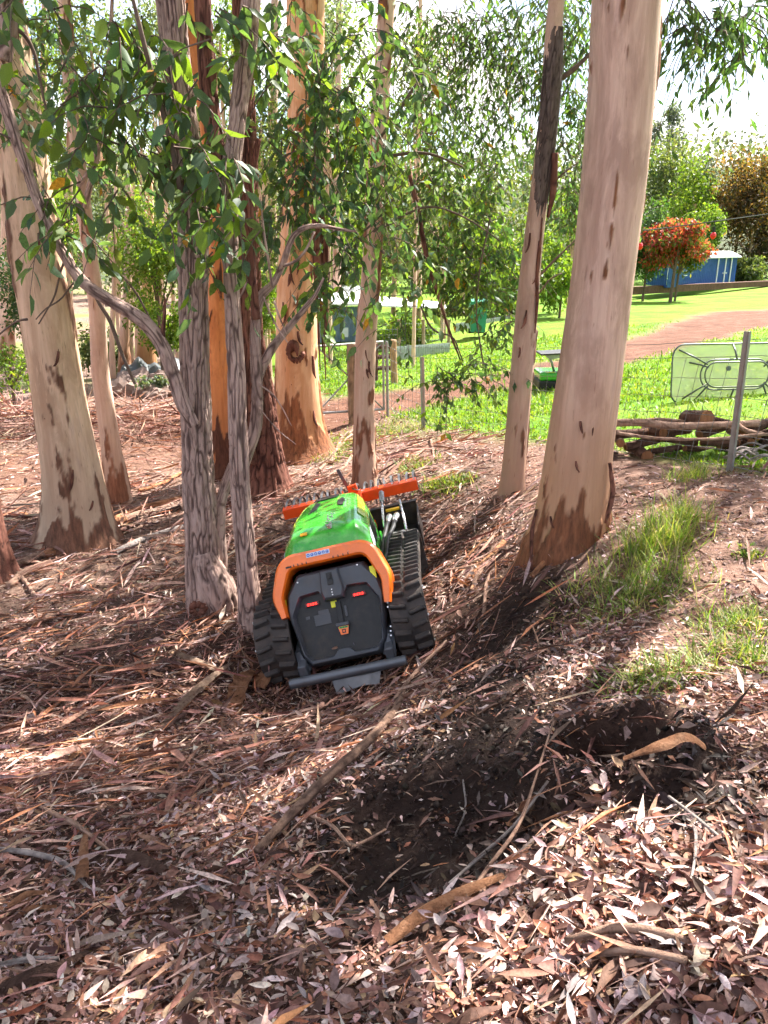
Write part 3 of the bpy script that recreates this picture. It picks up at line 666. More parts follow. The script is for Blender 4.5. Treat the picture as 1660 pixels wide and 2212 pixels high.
# ------------------------------------------------------------------ where sun reaches the ground
LIT = [(1330, 1880, .32), (1450, 1960, .30), (1250, 2010, .22), (1600, 2020, .25), (1080, 2130, .20), (1380, 2080, .13), (1150, 1900, .12), (1620, 2150, .12), (1480, 1800, .13),
       (1420, 1440, .34), (1560, 1400, .5), (1280, 1440, .22), (1180, 1500, .16), (1620, 1560, .35), (1500, 1620, .25), (1130, 1570, .12), (1630, 1250, .35), (1240, 1590, .15), (1630, 1760, .18),
       (420, 1400, 0.34), (330, 1440, 0.26), (230, 1520, 0.22), (80, 1600, 0.27), (200, 1570, 0.20), (480, 1440, 0.24), (360, 1360, 0.20), (20, 1650, 0.20), (300, 1330, 0.17),
       (640, 1070, .7), (720, 1020, .6), (600, 1120, .4), (700, 1110, .4), (540, 1130, .3), (860, 980, .6), (660, 1150, .3),
       (120, 960, .8), (320, 980, .7), (60, 900, 1.1), (250, 920, .9), (380, 900, .9), (20, 1010, .35), (330, 1040, .25), (700, 900, 1.2), (560, 940, .6),
       (760, 1190, .16), (690, 1240, .12), (720, 1120, .25), (260, 1230, .22), (330, 1180, .2), (180, 1260, .15), (60, 1330, .15), (100, 1200, .2), (400, 1240, .15),
       (1020, 1120, .2), (1000, 1250, .12), (560, 1560, .06), (760, 1600, .05), (900, 1500, .08), (1050, 1350, .1), (350, 1700, .05), (600, 1750, .04), (150, 1850, .05), (820, 2100, .05)]
LITW = [(*G(u, v)[:2], r) for u, v, r in LIT]
sunv = np.array(SUN)
def shadow_xy(P):
    g = P.copy(); z = np.full(len(P), -.7)
    for _ in range(3):
        t = (P[:, 2]-z)/sunv[2]; x = P[:, 0]-sunv[0]*t; y = P[:, 1]-sunv[1]*t; z = gz0(x, y)
    return x, y
def lit_mask(x, y):
    m = np.zeros(len(x))
    for (a, b, r) in LITW: m = np.maximum(m, np.exp(-(((x-a)**2+(y-b)**2)/(r*r*1.25))**2))
    return np.maximum(m, sstep(-.3, 1.0, lawn_side(x, y))*sstep(9.4, 10.6, y+x*.5))
HOODP = [at(757, 1150, 5.75)+np.array(q) for q in ((0, -.2, .0), (-.1, .3, .05), (.1, .6, .0), (.15, 0, 0), (-.2, .0, 0))]
for q in HOODP:
    x_, y_ = shadow_xy(np.array([q])); LITW.append((float(x_[0]), float(y_[0]), .20))
for q in [at(1395-.13*v, v, 5.2) for v in range(-100, 1100, 150)] + [at(700, v, 9.6) for v in range(200, 1000, 160)] + [at(150, v, 6.95) for v in (350, 550, 750)] + [at(820, v, 7.85) for v in (700, 850, 1000)]:
    x_, y_ = shadow_xy(np.array([q])); LITW.append((float(x_[0]), float(y_[0]), .26))
for q in [at(700, 300, 6.0), at(790, 450, 6.2), at(1000, 520, 7.6), at(450, 300, 4.9), at(300, 180, 5.1), at(640, 140, 5.8), at(180, 420, 5.2), at(1060, 470, 7.8), at(500, 450, 4.8), at(860, 250, 6.6)]:
    x_, y_ = shadow_xy(np.array([q])); LITW.append((float(x_[0]), float(y_[0]), .33))
LEFTW = [(*G(u, v)[:2], r) for u, v, r in LIT[19:28]]
def sun_keep(P):
    x, y = shadow_xy(P); m = np.zeros(len(x))
    for (a, b, r) in LEFTW: m = np.maximum(m, np.exp(-(((x-a)**2+(y-b)**2)/(r*r))**2))
    return rng.random(len(P)) > .6*m
def thin(bl, f): return [(c, r, max(2, int(n*f))) for c, r, n in bl]
# ------------------------------------------------------------------ foliage in view
LG = np.array([(.085, .15, .065), (.11, .185, .07), (.075, .135, .085), (.16, .235, .055), (.095, .16, .10)])
def L_blobs(lst): return [uv_blob(*q) for q in lst]
base4 = np.array(T4.location)
bl4 = L_blobs([(450, 300, 4.9, 80, 90, 20), (470, 420, 4.85, 80, 90, 24), (430, 520, 4.8, 60, 70, 12), (340, 350, 5.0, 70, 90, 14), (400, 180, 5.0, 80, 80, 14), (250, 120, 5.2, 130, 110, 26), (330, 60, 5.2, 120, 70, 18), (160, 210, 5.4, 110, 110, 22),
               (180, 420, 5.2, 110, 90, 16), (130, 490, 5.1, 40, 60, 8), (520, 480, 4.8, 50, 60, 9), (300, 230, 5.1, 80, 100, 14), (60, 30, 5.0, 90, 60, 10), (480, 60, 5.0, 90, 70, 16), (555, 150, 5.3, 60, 90, 12), (220, 320, 5.3, 100, 90, 16), (90, 330, 5.3, 60, 90, 8)])
sp = spray(thin(bl4, .52), .132, .46, per=7, tl=.34, droop=.5, lod=2, pal=LG, yellow=.012, hang=.8)
# the largest leaves are leaves of their own, the rest stay one mass
kp = sun_keep(sp[0]); tk = sun_keep(sp[6][:, 0]); sp = tuple(a[kp] for a in sp[:6])+(sp[6][tk], sp[7][tk])
order = np.argsort(-sp[3]/np.maximum(project(sp[0])[2], 1)); big = order[:280]; rest = np.setdiff1d(order, big)
crown(T4, base4, (sp[0][rest], sp[1][rest], sp[2][rest], sp[3][rest], sp[4][rest], sp[5][rest], sp[6], sp[7]), 2)
leaf_protos = []
for j in range(8):
    n1 = np.array([[0., 0, 1]]); V, F, CC = leaf_arrays(np.zeros((1, 3)), np.array([[1., 0, 0]]), n1, np.array([1.]), np.array([.48+.05*math.sin(j*2)]), pick(LG, 1, .2) if j < 7 else np.array([[.18, .28, .03]]), 2, .25, .1+.06*math.sin(j*3))
    me = mesh_np('leaf', V, F, False, {'Col': CC}); me.materials.append(M_LEAF); leaf_protos.append(me)
for j, i in enumerate(big):
    D = norm(sp[1][i]); N = norm(sp[2][i] - D*np.dot(sp[2][i], D)); S = np.cross(N, D); l = sp[3][i]
    o = bpy.data.objects.new('leaf', leaf_protos[j % 8]); COL.objects.link(o); o.parent = T4
    m = Matrix(((D[0], S[0], N[0]), (D[1], S[1], N[1]), (D[2], S[2], N[2]))).to_4x4()
    o.matrix_local = Matrix.Translation(Vector(sp[0][i]-base4)) @ m @ Matrix.Scale(l, 4)
base6 = np.array(T6.location)
bl6 = L_blobs([(620, 130, 5.8, 90, 100, 44), (720, 200, 6.0, 90, 90, 50), (690, 300, 6.0, 100, 80, 50), (780, 330, 6.2, 90, 110, 60), (620, 330, 5.8, 70, 90, 36), (700, 420, 6.0, 110, 80, 50), (790, 470, 6.2, 90, 80, 46), (740, 560, 6.0, 80, 60, 34), (700, 640, 6.0, 60, 60, 30),
               (800, 610, 6.2, 60, 60, 30), (860, 560, 6.4, 60, 70, 26), (860, 400, 6.6, 70, 90, 40), (600, 450, 5.8, 50, 60, 14), (740, 90, 6.2, 100, 80, 34), (860, 220, 6.6, 90, 110, 40), (640, 30, 6.2, 140, 60, 30), (850, 80, 6.8, 80, 80, 26)])
crown(T6, base6, spray(thin(bl6, .42), .104, .44, per=9, tl=.36, droop=.55, pal=LG, yellow=.012, hang=.8), 2, keep=sun_keep)
base9 = np.array(T9.location)
bl9 = L_blobs([(930, 420, 7.4, 70, 110, 70), (1000, 520, 7.6, 70, 90, 70), (1060, 480, 7.8, 70, 110, 70), (1080, 600, 7.8, 60, 80, 60), (1000, 620, 7.6, 70, 60, 40), (930, 560, 7.4, 50, 70, 36), (1090, 700, 7.6, 30, 60, 26), (960, 810, 7.0, 42, 34, 26), (1030, 800, 7.0, 60, 36, 34), (940, 300, 7.6, 80, 90, 44),
               (1000, 380, 8.0, 90, 80, 50), (880, 660, 7.2, 40, 50, 14)])
crown(T9, base9, spray(thin(bl9, .62), .092, .44, per=8, tl=.34, droop=.55, pal=GREENS, yellow=.012, hang=.8), 1, keep=sun_keep)
limb('bark_ribbon', T9, base9, [(886, 378, 8), (900, 440, 11), (915, 520, 12), (932, 590, 10), (950, 650, 8), (972, 720, 6), (1000, 790, 3)], 7.2, B_R7, na_=10, ds=.04, style='rough', seed=131, depth=.005)
for q in ([(830, 340, 8), (880, 330, 8), (930, 330, 6), (1000, 360, 4)], [(820, 300, 7), (870, 230, 7), (900, 180, 5)], [(806, 500, 7), (860, 470, 6), (930, 440, 5), (1010, 470, 4), (1080, 520, 3)], [(905, 650, 4), (925, 700, 5), (945, 720, 4), (980, 725, 4), (1000, 780, 3)],
          [(1030, 690, 3), (1040, 760, 4), (1052, 830, 3)], [(1060, 470, 4), (1040, 560, 4), (1030, 640, 3), (1030, 700, 3)], [(700, 500, 6), (740, 500, 7), (790, 520, 6), (850, 560, 4)], [(760, 520, 5), (810, 480, 5), (850, 430, 4)]):
    limb('branch', T9, base9, q, 7.1, B_TW, na_=8, ds=.04, style='rough', seed=132, depth=.001)
base10 = np.array(T10.location)
LT = np.array([(.08, .15, .075), (.11, .19, .075), (.075, .13, .09), (.13, .21, .07)])
bl10 = L_blobs([(1120, 60, 9.0, 130, 90, 120), (1000, 110, 9.2, 110, 110, 110), (1100, 200, 9.2, 100, 90, 80), (1240, 120, 8.8, 70, 120, 80), (1240, 280, 8.8, 60, 100, 60), (930, 60, 9.5, 100, 80, 60), (1040, 300, 9.5, 90, 70, 50), (1220, 420, 8.6, 50, 70, 40), (960, 220, 9.5, 70, 90, 50), (1250, 20, 8.4, 100, 60, 50)])
crown(T10, base10, spray(thin(bl10, .85), .10, .30, per=9, tl=.45, droop=.7, pal=LT, yellow=.01, hang=1.0), 1, keep=sun_keep)
base11 = np.array(T11.location)
bl11 = L_blobs([(1480, 20, 6.8, 90, 50, 40), (1570, 60, 6.6, 70, 50, 26), (1620, 20, 6.6, 60, 60, 24), (1510, 70, 6.8, 50, 40, 18), (1650, 90, 6.6, 40, 40, 10)])
crown(T11, base11, spray(thin(bl11, .7), .12, .28, per=8, tl=.42, droop=.7, pal=LT, yellow=.0, hang=1.0), 1)
base1 = np.array(T1.location)
bl1 = L_blobs([(30, 200, 6.4, 70, 100, 20), (120, 100, 7.5, 120, 100, 40), (250, 250, 8.0, 120, 120, 36), (60, 20, 6.5, 100, 60, 20)])
crown(T1, base1, spray(bl1, .10, .42, per=8, tl=.4, droop=.5, pal=LG, yellow=.012), 1)

# ------------------------------------------------------------------ crowns above the frame: they shade the clearing
def lit_patches(x, y):
    m = np.zeros(len(x))
    for (a, b, r) in LITW[:len(LIT)]: m = np.maximum(m, np.exp(-(((x-a)**2+(y-b)**2)/(r*r*1.3))**2))
    return m
def canopy_keep(P):
    u, v, d = project(P)
    inframe = (P[:, 1] > 0) & (v > -25) & (u > -200) & (u < 1860)
    x, y = shadow_xy(P); m = lit_mask(x, y)
    return (~inframe) & (rng.random(len(P)) > m*1.15)
LC = np.array([(.05, .10, .04), (.06, .12, .04), (.045, .09, .045)])
def overhead(T, blobs, limbs, dens=1.2):
    bs_ = np.array(T.location)
    sp = spray(thin(blobs, dens), .17, .42, per=10, tl=.75, droop=.5, pal=LC, yellow=.01)
    crown(T, bs_, sp, 0, 'upper_crown', False, canopy_keep)
    for P, r in limbs:
        make('bough', trunk_mesh('bough', np.array(P, float)-bs_, r, na_=12, ds=.2, style='rough', depth=.005), T, B_R4)
top11 = at(1375, -300, 5.2); top10 = at(1225, -300, 6.87); top9 = at(845, -300, 7.85); top8 = at(661, -400, 9.65); top4 = at(350, -250, 5.4); top1 = at(-60, -300, 6.95)
overhead(T11, [((4.2, 6.2, 7.0), (2.6, 2.4, 1.4), 420), ((5.8, 4.0, 7.2), (2.2, 2.0, 1.3), 260), ((3.2, 3.6, 7.6), (2.0, 2.0, 1.2), 260), ((6.8, 7.0, 7.6), (2.2, 2.2, 1.3), 300), ((5.0, 8.6, 8.0), (2.2, 2.0, 1.3), 260), ((7.9, 11.3, 7.8), (1.9, 1.3, 1.1), 260)],
         [([top11, (2.6, 5.4, 5.6), (4.2, 6.2, 7.0)], [.17, .1, .03]), ([top11, (3.4, 4.6, 5.8), (5.8, 4.0, 7.2)], [.15, .09, .03]), ([top11, (2.5, 4.4, 6), (3.2, 3.6, 7.6)], [.13, .08, .03]), ([(2.6, 5.4, 5.6), (4.6, 6.6, 6.6), (6.8, 7.0, 7.6)], [.1, .06, .02]), ([(4.6, 6.6, 6.6), (6.2, 9, 7.2), (7.9, 11.3, 7.8)], [.06, .05, .02])])  # last blob and long bough added out of view to shade the log pile
overhead(T10, [((2.2, 8.0, 7.2), (2.2, 1.8, 1.3), 330), ((3.4, 10.2, 7.8), (2.0, 1.8, 1.2), 240)], [([top10, (2.0, 7.4, 5.6), (2.2, 8.0, 7.2)], [.09, .06, .02]), ([(2.0, 7.4, 5.6), (3.0, 9.2, 6.8), (3.4, 10.2, 7.8)], [.06, .05, .02])], dens=.6)
overhead(T9, [((.4, 9.0, 7.6), (2.2, 2.0, 1.3), 330), ((1.2, 11.4, 8.2), (2.2, 1.8, 1.3), 240)], [([top9, (.2, 8.3, 5.8), (.4, 9.0, 7.6)], [.09, .06, .02]), ([(.2, 8.3, 5.8), (.8, 10.2, 7), (1.2, 11.4, 8.2)], [.06, .05, .02])], dens=.6)
overhead(T4, [((-1.2, 6.2, 7.2), (2.2, 2.0, 1.3), 300), ((.8, 6.2, 6.8), (1.9, 1.8, 1.2), 280), ((1.4, 4.4, 6.6), (1.8, 1.6, 1.1), 260), ((-1.0, 3.6, 6.8), (2.0, 1.8, 1.2), 220)], [([top4, (-1.5, 5.8, 5.4), (-1.2, 6.2, 7.2)], [.1, .07, .02]), ([top4, (-.4, 5.9, 5.2), (.8, 6.2, 6.8)], [.09, .06, .02]), ([top4, (0, 5, 5.2), (1.4, 4.4, 6.6)], [.08, .05, .02])])
overhead(T8, [((-1.6, 11, 8.6), (2.4, 2.2, 1.5), 300), ((-3.6, 9.4, 8.6), (2.2, 2.2, 1.4), 240)], [([top8, (-1.2, 10, 6.6), (-1.6, 11, 8.6)], [.2, .12, .03]), ([top8, (-2.4, 9.6, 6.8), (-3.6, 9.4, 8.6)], [.14, .08, .03])], dens=.6)
overhead(T1, [((-3.6, 6.2, 7.6), (2.4, 2.2, 1.4), 240), ((-5.4, 8.2, 8.0), (2.4, 2.2, 1.4), 240)], [([top1, (-3.5, 6.6, 5.8), (-3.6, 6.2, 7.6)], [.16, .1, .03]), ([top1, (-4.4, 7.4, 6), (-5.4, 8.2, 8)], [.14, .08, .03])], dens=.6)
# ------------------------------------------------------------------ litter
LEAFP = np.array([(.40, .275, .235), (.56, .45, .395), (.20, .105, .072), (.09, .046, .034), (.29, .13, .078), (.36, .275, .235), (.43, .27, .15)])
LEAFQ = np.array([.23, .13, .22, .20, .10, .07, .05])
STP = np.array([(.29, .15, .105), (.40, .25, .185), (.17, .078, .053), (.36, .15, .072), (.085, .04, .031), (.50, .365, .29)])
STP = STP*np.array([1.1, 1.1, 1.22]); LEAFP = LEAFP*np.array([1.03, 1.0, 1.08])
STQ = np.array([.28, .2, .2, .1, .14, .08])
def scatter(nd, rmax=15):
    """points around the camera, even density nd per m2 within 3 m, thinning as 1/d2 beyond"""
    ang = R(52); near = int(nd*.5*2*ang*9); far = int(nd*9*2*ang*math.log(rmax/3.0))
    d = np.concatenate([3*np.sqrt(rng.random(near)), 3*np.exp(rng.random(far)*math.log(rmax/3.0))])
    a = (rng.random(len(d))*2-1)*ang
    return d*np.sin(a), d*np.cos(a), d
def stick_zone(x, y):
    z = sstep(2.6, 4.2, y - .9*np.minimum(x, .6)) * sstep(1.8, .6, x)
    return np.clip(z + .25*n2(x, y, .8, 3, 44), .08, 1)
MACH = G(752, 1400)
def bed(x, y):
    """how much litter lies here"""
    g, t, r = masks(x, y)
    gap = 1-.6*sstep(.02, -.28, n2(x, y, 1.25, 4, 88))
    return np.clip(gap*(1-sstep(.0, .5, lawn_side(x, y)))*(1-.72*r*(.7+.6*n2(x, y, 2.0, 3, 51)))*(1-.8*t)*(1-.82*darkness(x, y)), 0, 1)
x, y, d = scatter(8600)
sz = stick_zone(x, y); keep = rng.random(len(x)) < bed(x, y)*(1-.42*sz)*(.55+.9*np.clip(.5+.9*n2(x, y, 1.3, 3, 61), 0, 1)); x, y, d = x[keep], y[keep], d[keep]; n = len(x)
P = np.stack([x, y, gz(x, y) + .004 + .030*rng.random(n)**2], -1)
az = rng.random(n)*2*np.pi; D = np.stack([np.cos(az), np.sin(az), .28*rng.standard_normal(n)], -1)
N = np.array([0, 0, 1.]) + .42*rng.standard_normal((n, 3))
L = (.030*np.exp(.40*rng.standard_normal(n))*(1+.30*sstep(.0, .7, x)*sstep(2.6, 1.6, y))).clip(.012, .068); W = L*(.24+.34*rng.random(n)**1.5)
dk = darkness(x, y); C = pick(LEAFP, n, .28, LEAFQ)*(.92+.5*n2(x, y, 1.6, 3, 93))[:, None].clip(.5, 1.4)
lg = rng.random(n) < .06; L[lg] = .075+.045*rng.random(lg.sum()); W[lg] = L[lg]*(.13+.07*rng.random(lg.sum()))
wet = rng.random(n) < dk*.85; C[wet] *= .16
def litter(nm, sel, lod):
    V, F, CC = leaf_arrays(P[sel], D[sel], N[sel], L[sel], W[sel], C[sel], lod, .45, CU[sel], TW[sel])
    return make(nm, mesh_np(nm, V, F, False, {'Col': CC}), None, M_LITTER, 'stuff')
CU = .12+.22*rng.standard_normal(n); TW = .9*rng.standard_normal(n)
nr = (d < 2.2) & (np.abs(x) < .62*y+.25)
tag(litter('leaf_litter', nr, 3), 'dry tan and brown gum leaves covering the foreground slope', 'leaf litter')
fr_ = ~nr & (d > 5.5)
tag(litter('leaf_litter', fr_, 0), 'dry leaf litter beyond the machine reaching to the fence', 'leaf litter')
tag(litter('leaf_litter', ~nr & ~fr_, 1), 'dry leaf litter around the tree feet and the machine', 'leaf litter')
# bark shreds and twigs
x, y, d = scatter(2300)
sz = stick_zone(x, y); keep = rng.random(len(x)) < bed(x, y)*(.16+.84*sz); x, y, d = x[keep], y[keep], d[keep]; n = len(x)
P = np.stack([x, y, gz(x, y) + .004 + .05*rng.random(n)**1.6], -1)
az = R(38) + R(42)*rng.standard_normal(n) + 1.3*n2(x, y, .7, 2, 71) + np.where(rng.random(n) < .5, np.pi, 0)
D = np.stack([np.cos(az), np.sin(az), .16*rng.standard_normal(n)], -1)
gx = (gz0(x+.1, y)-gz0(x-.1, y))/.2; gy = (gz0(x, y+.1)-gz0(x, y-.1))/.2
D[:, 2] += D[:, 0]*gx + D[:, 1]*gy
N = np.array([0, 0, 1.]) + .4*rng.standard_normal((n, 3))
L = np.minimum(np.exp(rng.normal(math.log(.13), .6, n)).clip(.03, .55), .10+.09*d); W = (.004+.026*rng.random(n)**3)*(.7+L*1.6)
C = pick(STP, n, .22, STQ); wet = rng.random(n) < darkness(x, y)*.8; C[wet] *= .3
V, F, CC = leaf_arrays(P, D, N, L, W, C, 1, .8, .06)
tag(make('bark_litter', mesh_np('bark_litter', V, F, False, {'Col': CC}), None, M_LITTER, 'stuff'), 'shredded bark strips and twigs strewn between the trees', 'bark litter')
# broad torn strips, thickest between and behind the trees
n = 9000; d = 3.2+7.5*rng.random(n)**.8; a = (rng.random(n)*2-1)*R(48); x, y = d*np.sin(a), d*np.cos(a)
keep = rng.random(n) < bed(x, y)*stick_zone(x, y)*(1-.7*sstep(.2, .9, x)*sstep(6.2, 5.4, y)); x, y = x[keep], y[keep]; n = len(x)
P = np.stack([x, y, gz(x, y)+.012+.05*rng.random(n)], -1); az = R(35)+R(40)*rng.standard_normal(n)+1.3*n2(x, y, .7, 2, 71)
gx = (gz0(x+.1, y)-gz0(x-.1, y))/.2; gy = (gz0(x, y+.1)-gz0(x, y-.1))/.2
D = np.stack([np.cos(az), np.sin(az), .14*rng.standard_normal(n)+np.cos(az)*gx+np.sin(az)*gy], -1)
L = .10+.42*rng.random(n)**2; W = .010+.030*rng.random(n)**2
V, F, CC = leaf_arrays(P, D, np.array([0, 0, 1.])+.5*rng.standard_normal((n, 3)), L, W, pick(STP, n, .25, np.array([.28, .20, .20, .12, .10, .10])), 2, .7, .10*rng.standard_normal(n), 1.2*rng.standard_normal(n))
tag(make('bark_litter', mesh_np('bark_litter', V, F, False, {'Col': CC}), None, M_LITTER, 'stuff'), 'broad pale torn bark strips heaped behind and left of the machine', 'bark litter')
# clods of dug soil
x, y, d = scatter(900, 6); g_, t_, r_ = masks(x, y); dk = darkness(x, y); keep = rng.random(len(x)) < np.clip(dk*1.2+.35*r_, 0, 1)*(lawn_side(x, y) < -.3); x, y, dk = x[keep], y[keep], dk[keep]; n = len(x)
q = (.004+.014*rng.random((n, 1))**2.5); c = np.stack([x, y, gz(x, y)+.002], -1); ax3 = np.array([[1, 0, 0], [0, 1, 0], [-1, 0, 0], [0, -1, 0], [0, 0, 1], [0, 0, -1.]])
V = (c[:, None, :] + (ax3[None]*(.7+.6*rng.random((n, 6, 1))) + .25*rng.standard_normal((n, 6, 3)))*q[:, None, :]).reshape(-1, 3)
F = (np.array([(0, 1, 4), (1, 2, 4), (2, 3, 4), (3, 0, 4), (1, 0, 5), (2, 1, 5), (3, 2, 5), (0, 3, 5)])[None]+(np.arange(n)*6)[:, None, None]).reshape(-1, 3)
CC = np.repeat(pick(np.array([(.05, .03, .022), (.035, .02, .016), (.08, .05, .038)]), n, .3)*np.where(dk > .4, .55, 2.2)[:, None], 6, 0)
tag(make('soil_clods', mesh_np('soil_clods', V, [F], False, {'Col': CC}), None, M_LITTER, 'stuff'), 'crumbly clods of dark dug soil along the gully and the pit', 'soil')
# crumbs of leaf and bark between the larger pieces
x, y, d = scatter(5000, 5)
keep = rng.random(len(x)) < (.25+.75*bed(x, y))*np.where(d < 3, 1, .8); x, y = x[keep], y[keep]; n = len(x)
P = np.stack([x, y, gz(x, y) + .002 + .016*rng.random(n)], -1); D = rand_unit(n)*np.array([1, 1, .5]); N = np.array([0, 0, 1.])+.7*rng.standard_normal((n, 3))
C = pick(np.concatenate([LEAFP, STP]), n, .3); wet = rng.random(n) < darkness(x, y); C[wet] *= .16
L = .006+.018*rng.random(n)**2; V, F, CC = leaf_arrays(P, D, N, L, L*(.25+.6*rng.random(n)), C, 0)
tag(make('litter_crumbs', mesh_np('litter_crumbs', V, F, False, {'Col': CC}), None, M_LITTER, 'stuff'), 'crumbled leaf and bark fragments between the leaves', 'leaf litter')
# single leaves lying nearest the lens
protos = []
for j in range(10):
    V, F, CC = leaf_arrays(np.zeros((1, 3)), np.array([[1., 0, 0]]), np.array([[0, 0, 1.]]), np.array([1.]), np.array([.25+.03*(j % 5)]), pick(LEAFP[:3], 1, .2), 3, .5, .10+.07*(j % 4), .7*math.sin(j*2.1))
    me = mesh_np('fallen_leaf', V, F, False, {'Col': CC}); me.materials.append(M_LITTER); protos.append(me)
rl = random.Random(5); cnt = 0
for j in range(400):
    u, v = rl.uniform(40, 1640), rl.uniform(1780, 2200); g = G(u, v)
    if darkness(np.array([g[0]]), np.array([g[1]]))[0] > .5 or cnt >= 160: continue
    cnt += 1
    o = bpy.data.objects.new('fallen_leaf', protos[j % 10]); COL.objects.link(o)
    l = rl.uniform(.040, .062); o.scale = (l, l, l); o.location = (g[0], g[1], gpt(g[0], g[1])+rl.uniform(.015, .035)); o.rotation_euler = (rl.gauss(0, .35), rl.gauss(0, .3), rl.uniform(0, 6.28))
    tag(o, 'large dry leaf lying on top of the litter in the foreground', 'leaf', 'loose leaves in the foreground')

# ------------------------------------------------------------------ sticks, slabs of bark
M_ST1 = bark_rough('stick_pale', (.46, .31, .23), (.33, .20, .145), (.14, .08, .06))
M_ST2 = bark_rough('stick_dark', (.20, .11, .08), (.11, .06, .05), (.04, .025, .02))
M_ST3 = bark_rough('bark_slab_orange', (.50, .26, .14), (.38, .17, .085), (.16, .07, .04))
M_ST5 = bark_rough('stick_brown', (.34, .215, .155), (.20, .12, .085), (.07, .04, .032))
def slabmat(name, a, b, c):
    k = NT(name); f = k.noise(9, 9, .75, dist=1.2); col = k.ramp(f, [(.3, c), (.48, b), (.66, a)])
    col = k.mix(k.ramp(k.noise(38, 6, .7), [(.5, 0), (.68, .7)]), col, c)
    k.bsdf(col, .85, 0, k.bump(k.noise(60, 8, .7), .8, .02), .2); return k.m
M_SL1 = slabmat('bark_sheet_orange', (.52, .29, .17), (.36, .17, .09), (.13, .06, .035)); M_SL2 = slabmat('bark_sheet_dark', (.20, .12, .09), (.11, .06, .045), (.04, .022, .018)); M_SL3 = slabmat('bark_sheet_pale', (.52, .38, .29), (.36, .24, .17), (.15, .085, .06))
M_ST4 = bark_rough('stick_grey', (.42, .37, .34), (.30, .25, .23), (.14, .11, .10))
def stick(name, uv, wpx, mat, label, cat='branch', group=None, lift=.02, flat=.8, seed=1):
    P = []; r = []
    for i, q in enumerate(uv):
        g = G(q[0], q[1]); l = q[2] if len(q) > 2 else lift
        g[2] = gpt(g[0], g[1]) + l
        P.append(g); wv = wpx[i] if hasattr(wpx, '__len__') else wpx; r.append(wv*.5*pxm(q[1], g[1]))
    b = P[0].copy(); me = trunk_mesh(name, np.array(P)-b, r, na_=12, ds=.02, style='rough', seed=seed, depth=float(min(r))*.25)
    o = make(name, me, None, mat); o.location = b; return tag(o, label, cat, group)
def slab(uv, wpx, mat, label, seed=1, curl=1.1, lift=.03):
    """a sheet of bark curled across its width, ragged along both edges"""
    P = []
    for q in uv:
        g = G(q[0], q[1]); g[2] = gpt(g[0], g[1]) + (q[2] if len(q) > 2 else lift); P.append(g)
    Q, q_, s_ = path_sample(P, [w_*.5*pxm(uv[i][1], P[i][1]) for i, w_ in enumerate(wpx)], .012); n = len(Q); b = Q[0].copy()
    T = norm(np.gradient(Q, axis=0)); S = norm(np.cross(T, np.array([0, 0, 1.]))); U = np.cross(S, T); k = 9; V = []
    for i in range(n):
        e = np.linspace(-1, 1, k); e = e*(1+.22*noise(np.stack([np.full(k, s_[i]*22), np.sign(e)*3, np.full(k, seed*1.7)], -1)))
        a = e*curl; V.append(Q[i]-b + S[i]*(np.sin(a)/curl*q_[i]*1.25)[:, None] + U[i]*((np.cos(a)-math.cos(curl))*q_[i]*.9/curl)[:, None]*(1 if seed % 3 else -1))
    m = MB(); m.rings(V, closed=False); bmesh.ops.solidify(m.bm, geom=list(m.bm.faces), thickness=.005)
    mat = {M_ST3: M_SL1, M_ST2: M_SL2}.get(mat, M_SL3)
    o = m.build('bark_slab', mat, None, True, R(50)); o.location = b
    for nm in ('pa', 'low'): o.data.attributes.new(nm, 'FLOAT', 'POINT')
    return tag(o, label, 'bark')
stick('fallen_branch', [(556, 1858, .03), (640, 1790, .07), (720, 1715, .085), (790, 1640, .08), (850, 1560, .06), (876, 1500, .04)], [17, 24, 22, 20, 18, 12], M_ST5, 'long bare branch lying diagonally in the centre foreground', seed=2)
stick('fallen_stick', [(800, 1600, .03), (850, 1530, .04), (900, 1460, .05), (965, 1395, .03)], [9, 10, 9, 6], M_ST1, 'thin pale stick running up to the right track')
stick('fallen_stick', [(670, 1788, .03), (720, 1805, .04), (757, 1825, .03)], [9, 9, 7], M_ST1, 'short bent pale stick right of the long diagonal branch')
stick('fallen_stick', [(757, 1825, .02), (800, 1800, .03), (834, 1776, .02)], [6, 7, 4], M_ST1, 'thin twig rising right from the short bent stick')
slab([(835, 2060, .03), (910, 2020, .05), (1000, 1975, .06), (1085, 1930, .04)], [26, 36, 30, 16], M_ST3, 'broad orange-brown bark roll in the right foreground', seed=1)
stick('fallen_branch', [(1220, 2052, .04), (1330, 2045, .06), (1430, 2060, .05), (1490, 2065, .03)], [14, 22, 20, 12], M_ST1, 'pale stick lying level in the lower right, upper of a pair')
stick('fallen_branch', [(1260, 2082, .03), (1360, 2090, .05), (1480, 2105, .03)], [10, 20, 16], M_ST1, 'pale stick lying level in the lower right, lower of a pair')
slab([(1336, 1742, .03), (1400, 1735, .07), (1470, 1715, .08), (1504, 1708, .06)], [14, 30, 34, 26], M_ST3, 'curled slab of brown bark beside the dark pit', seed=4)
stick('fallen_stick', [(960, 1920, .03), (1030, 1860, .05), (1110, 1800, .06), (1180, 1745, .05)], [7, 9, 8, 5], M_ST4, 'thin forked stick pointing up towards the dark pit')
stick('fallen_stick', [(1000, 1985, .03), (1060, 1900, .07), (1120, 1830, .09), (1190, 1650, .05)], [8, 9, 8, 4], M_ST1, 'long thin stick leaning beside the dark soil')
stick('fallen_stick', [(1440, 1760, .04), (1500, 1800, .05), (1560, 1850, .04), (1600, 1880, .03)], [7, 8, 7, 4], M_ST4, 'grey twig crossing the litter below the pit')
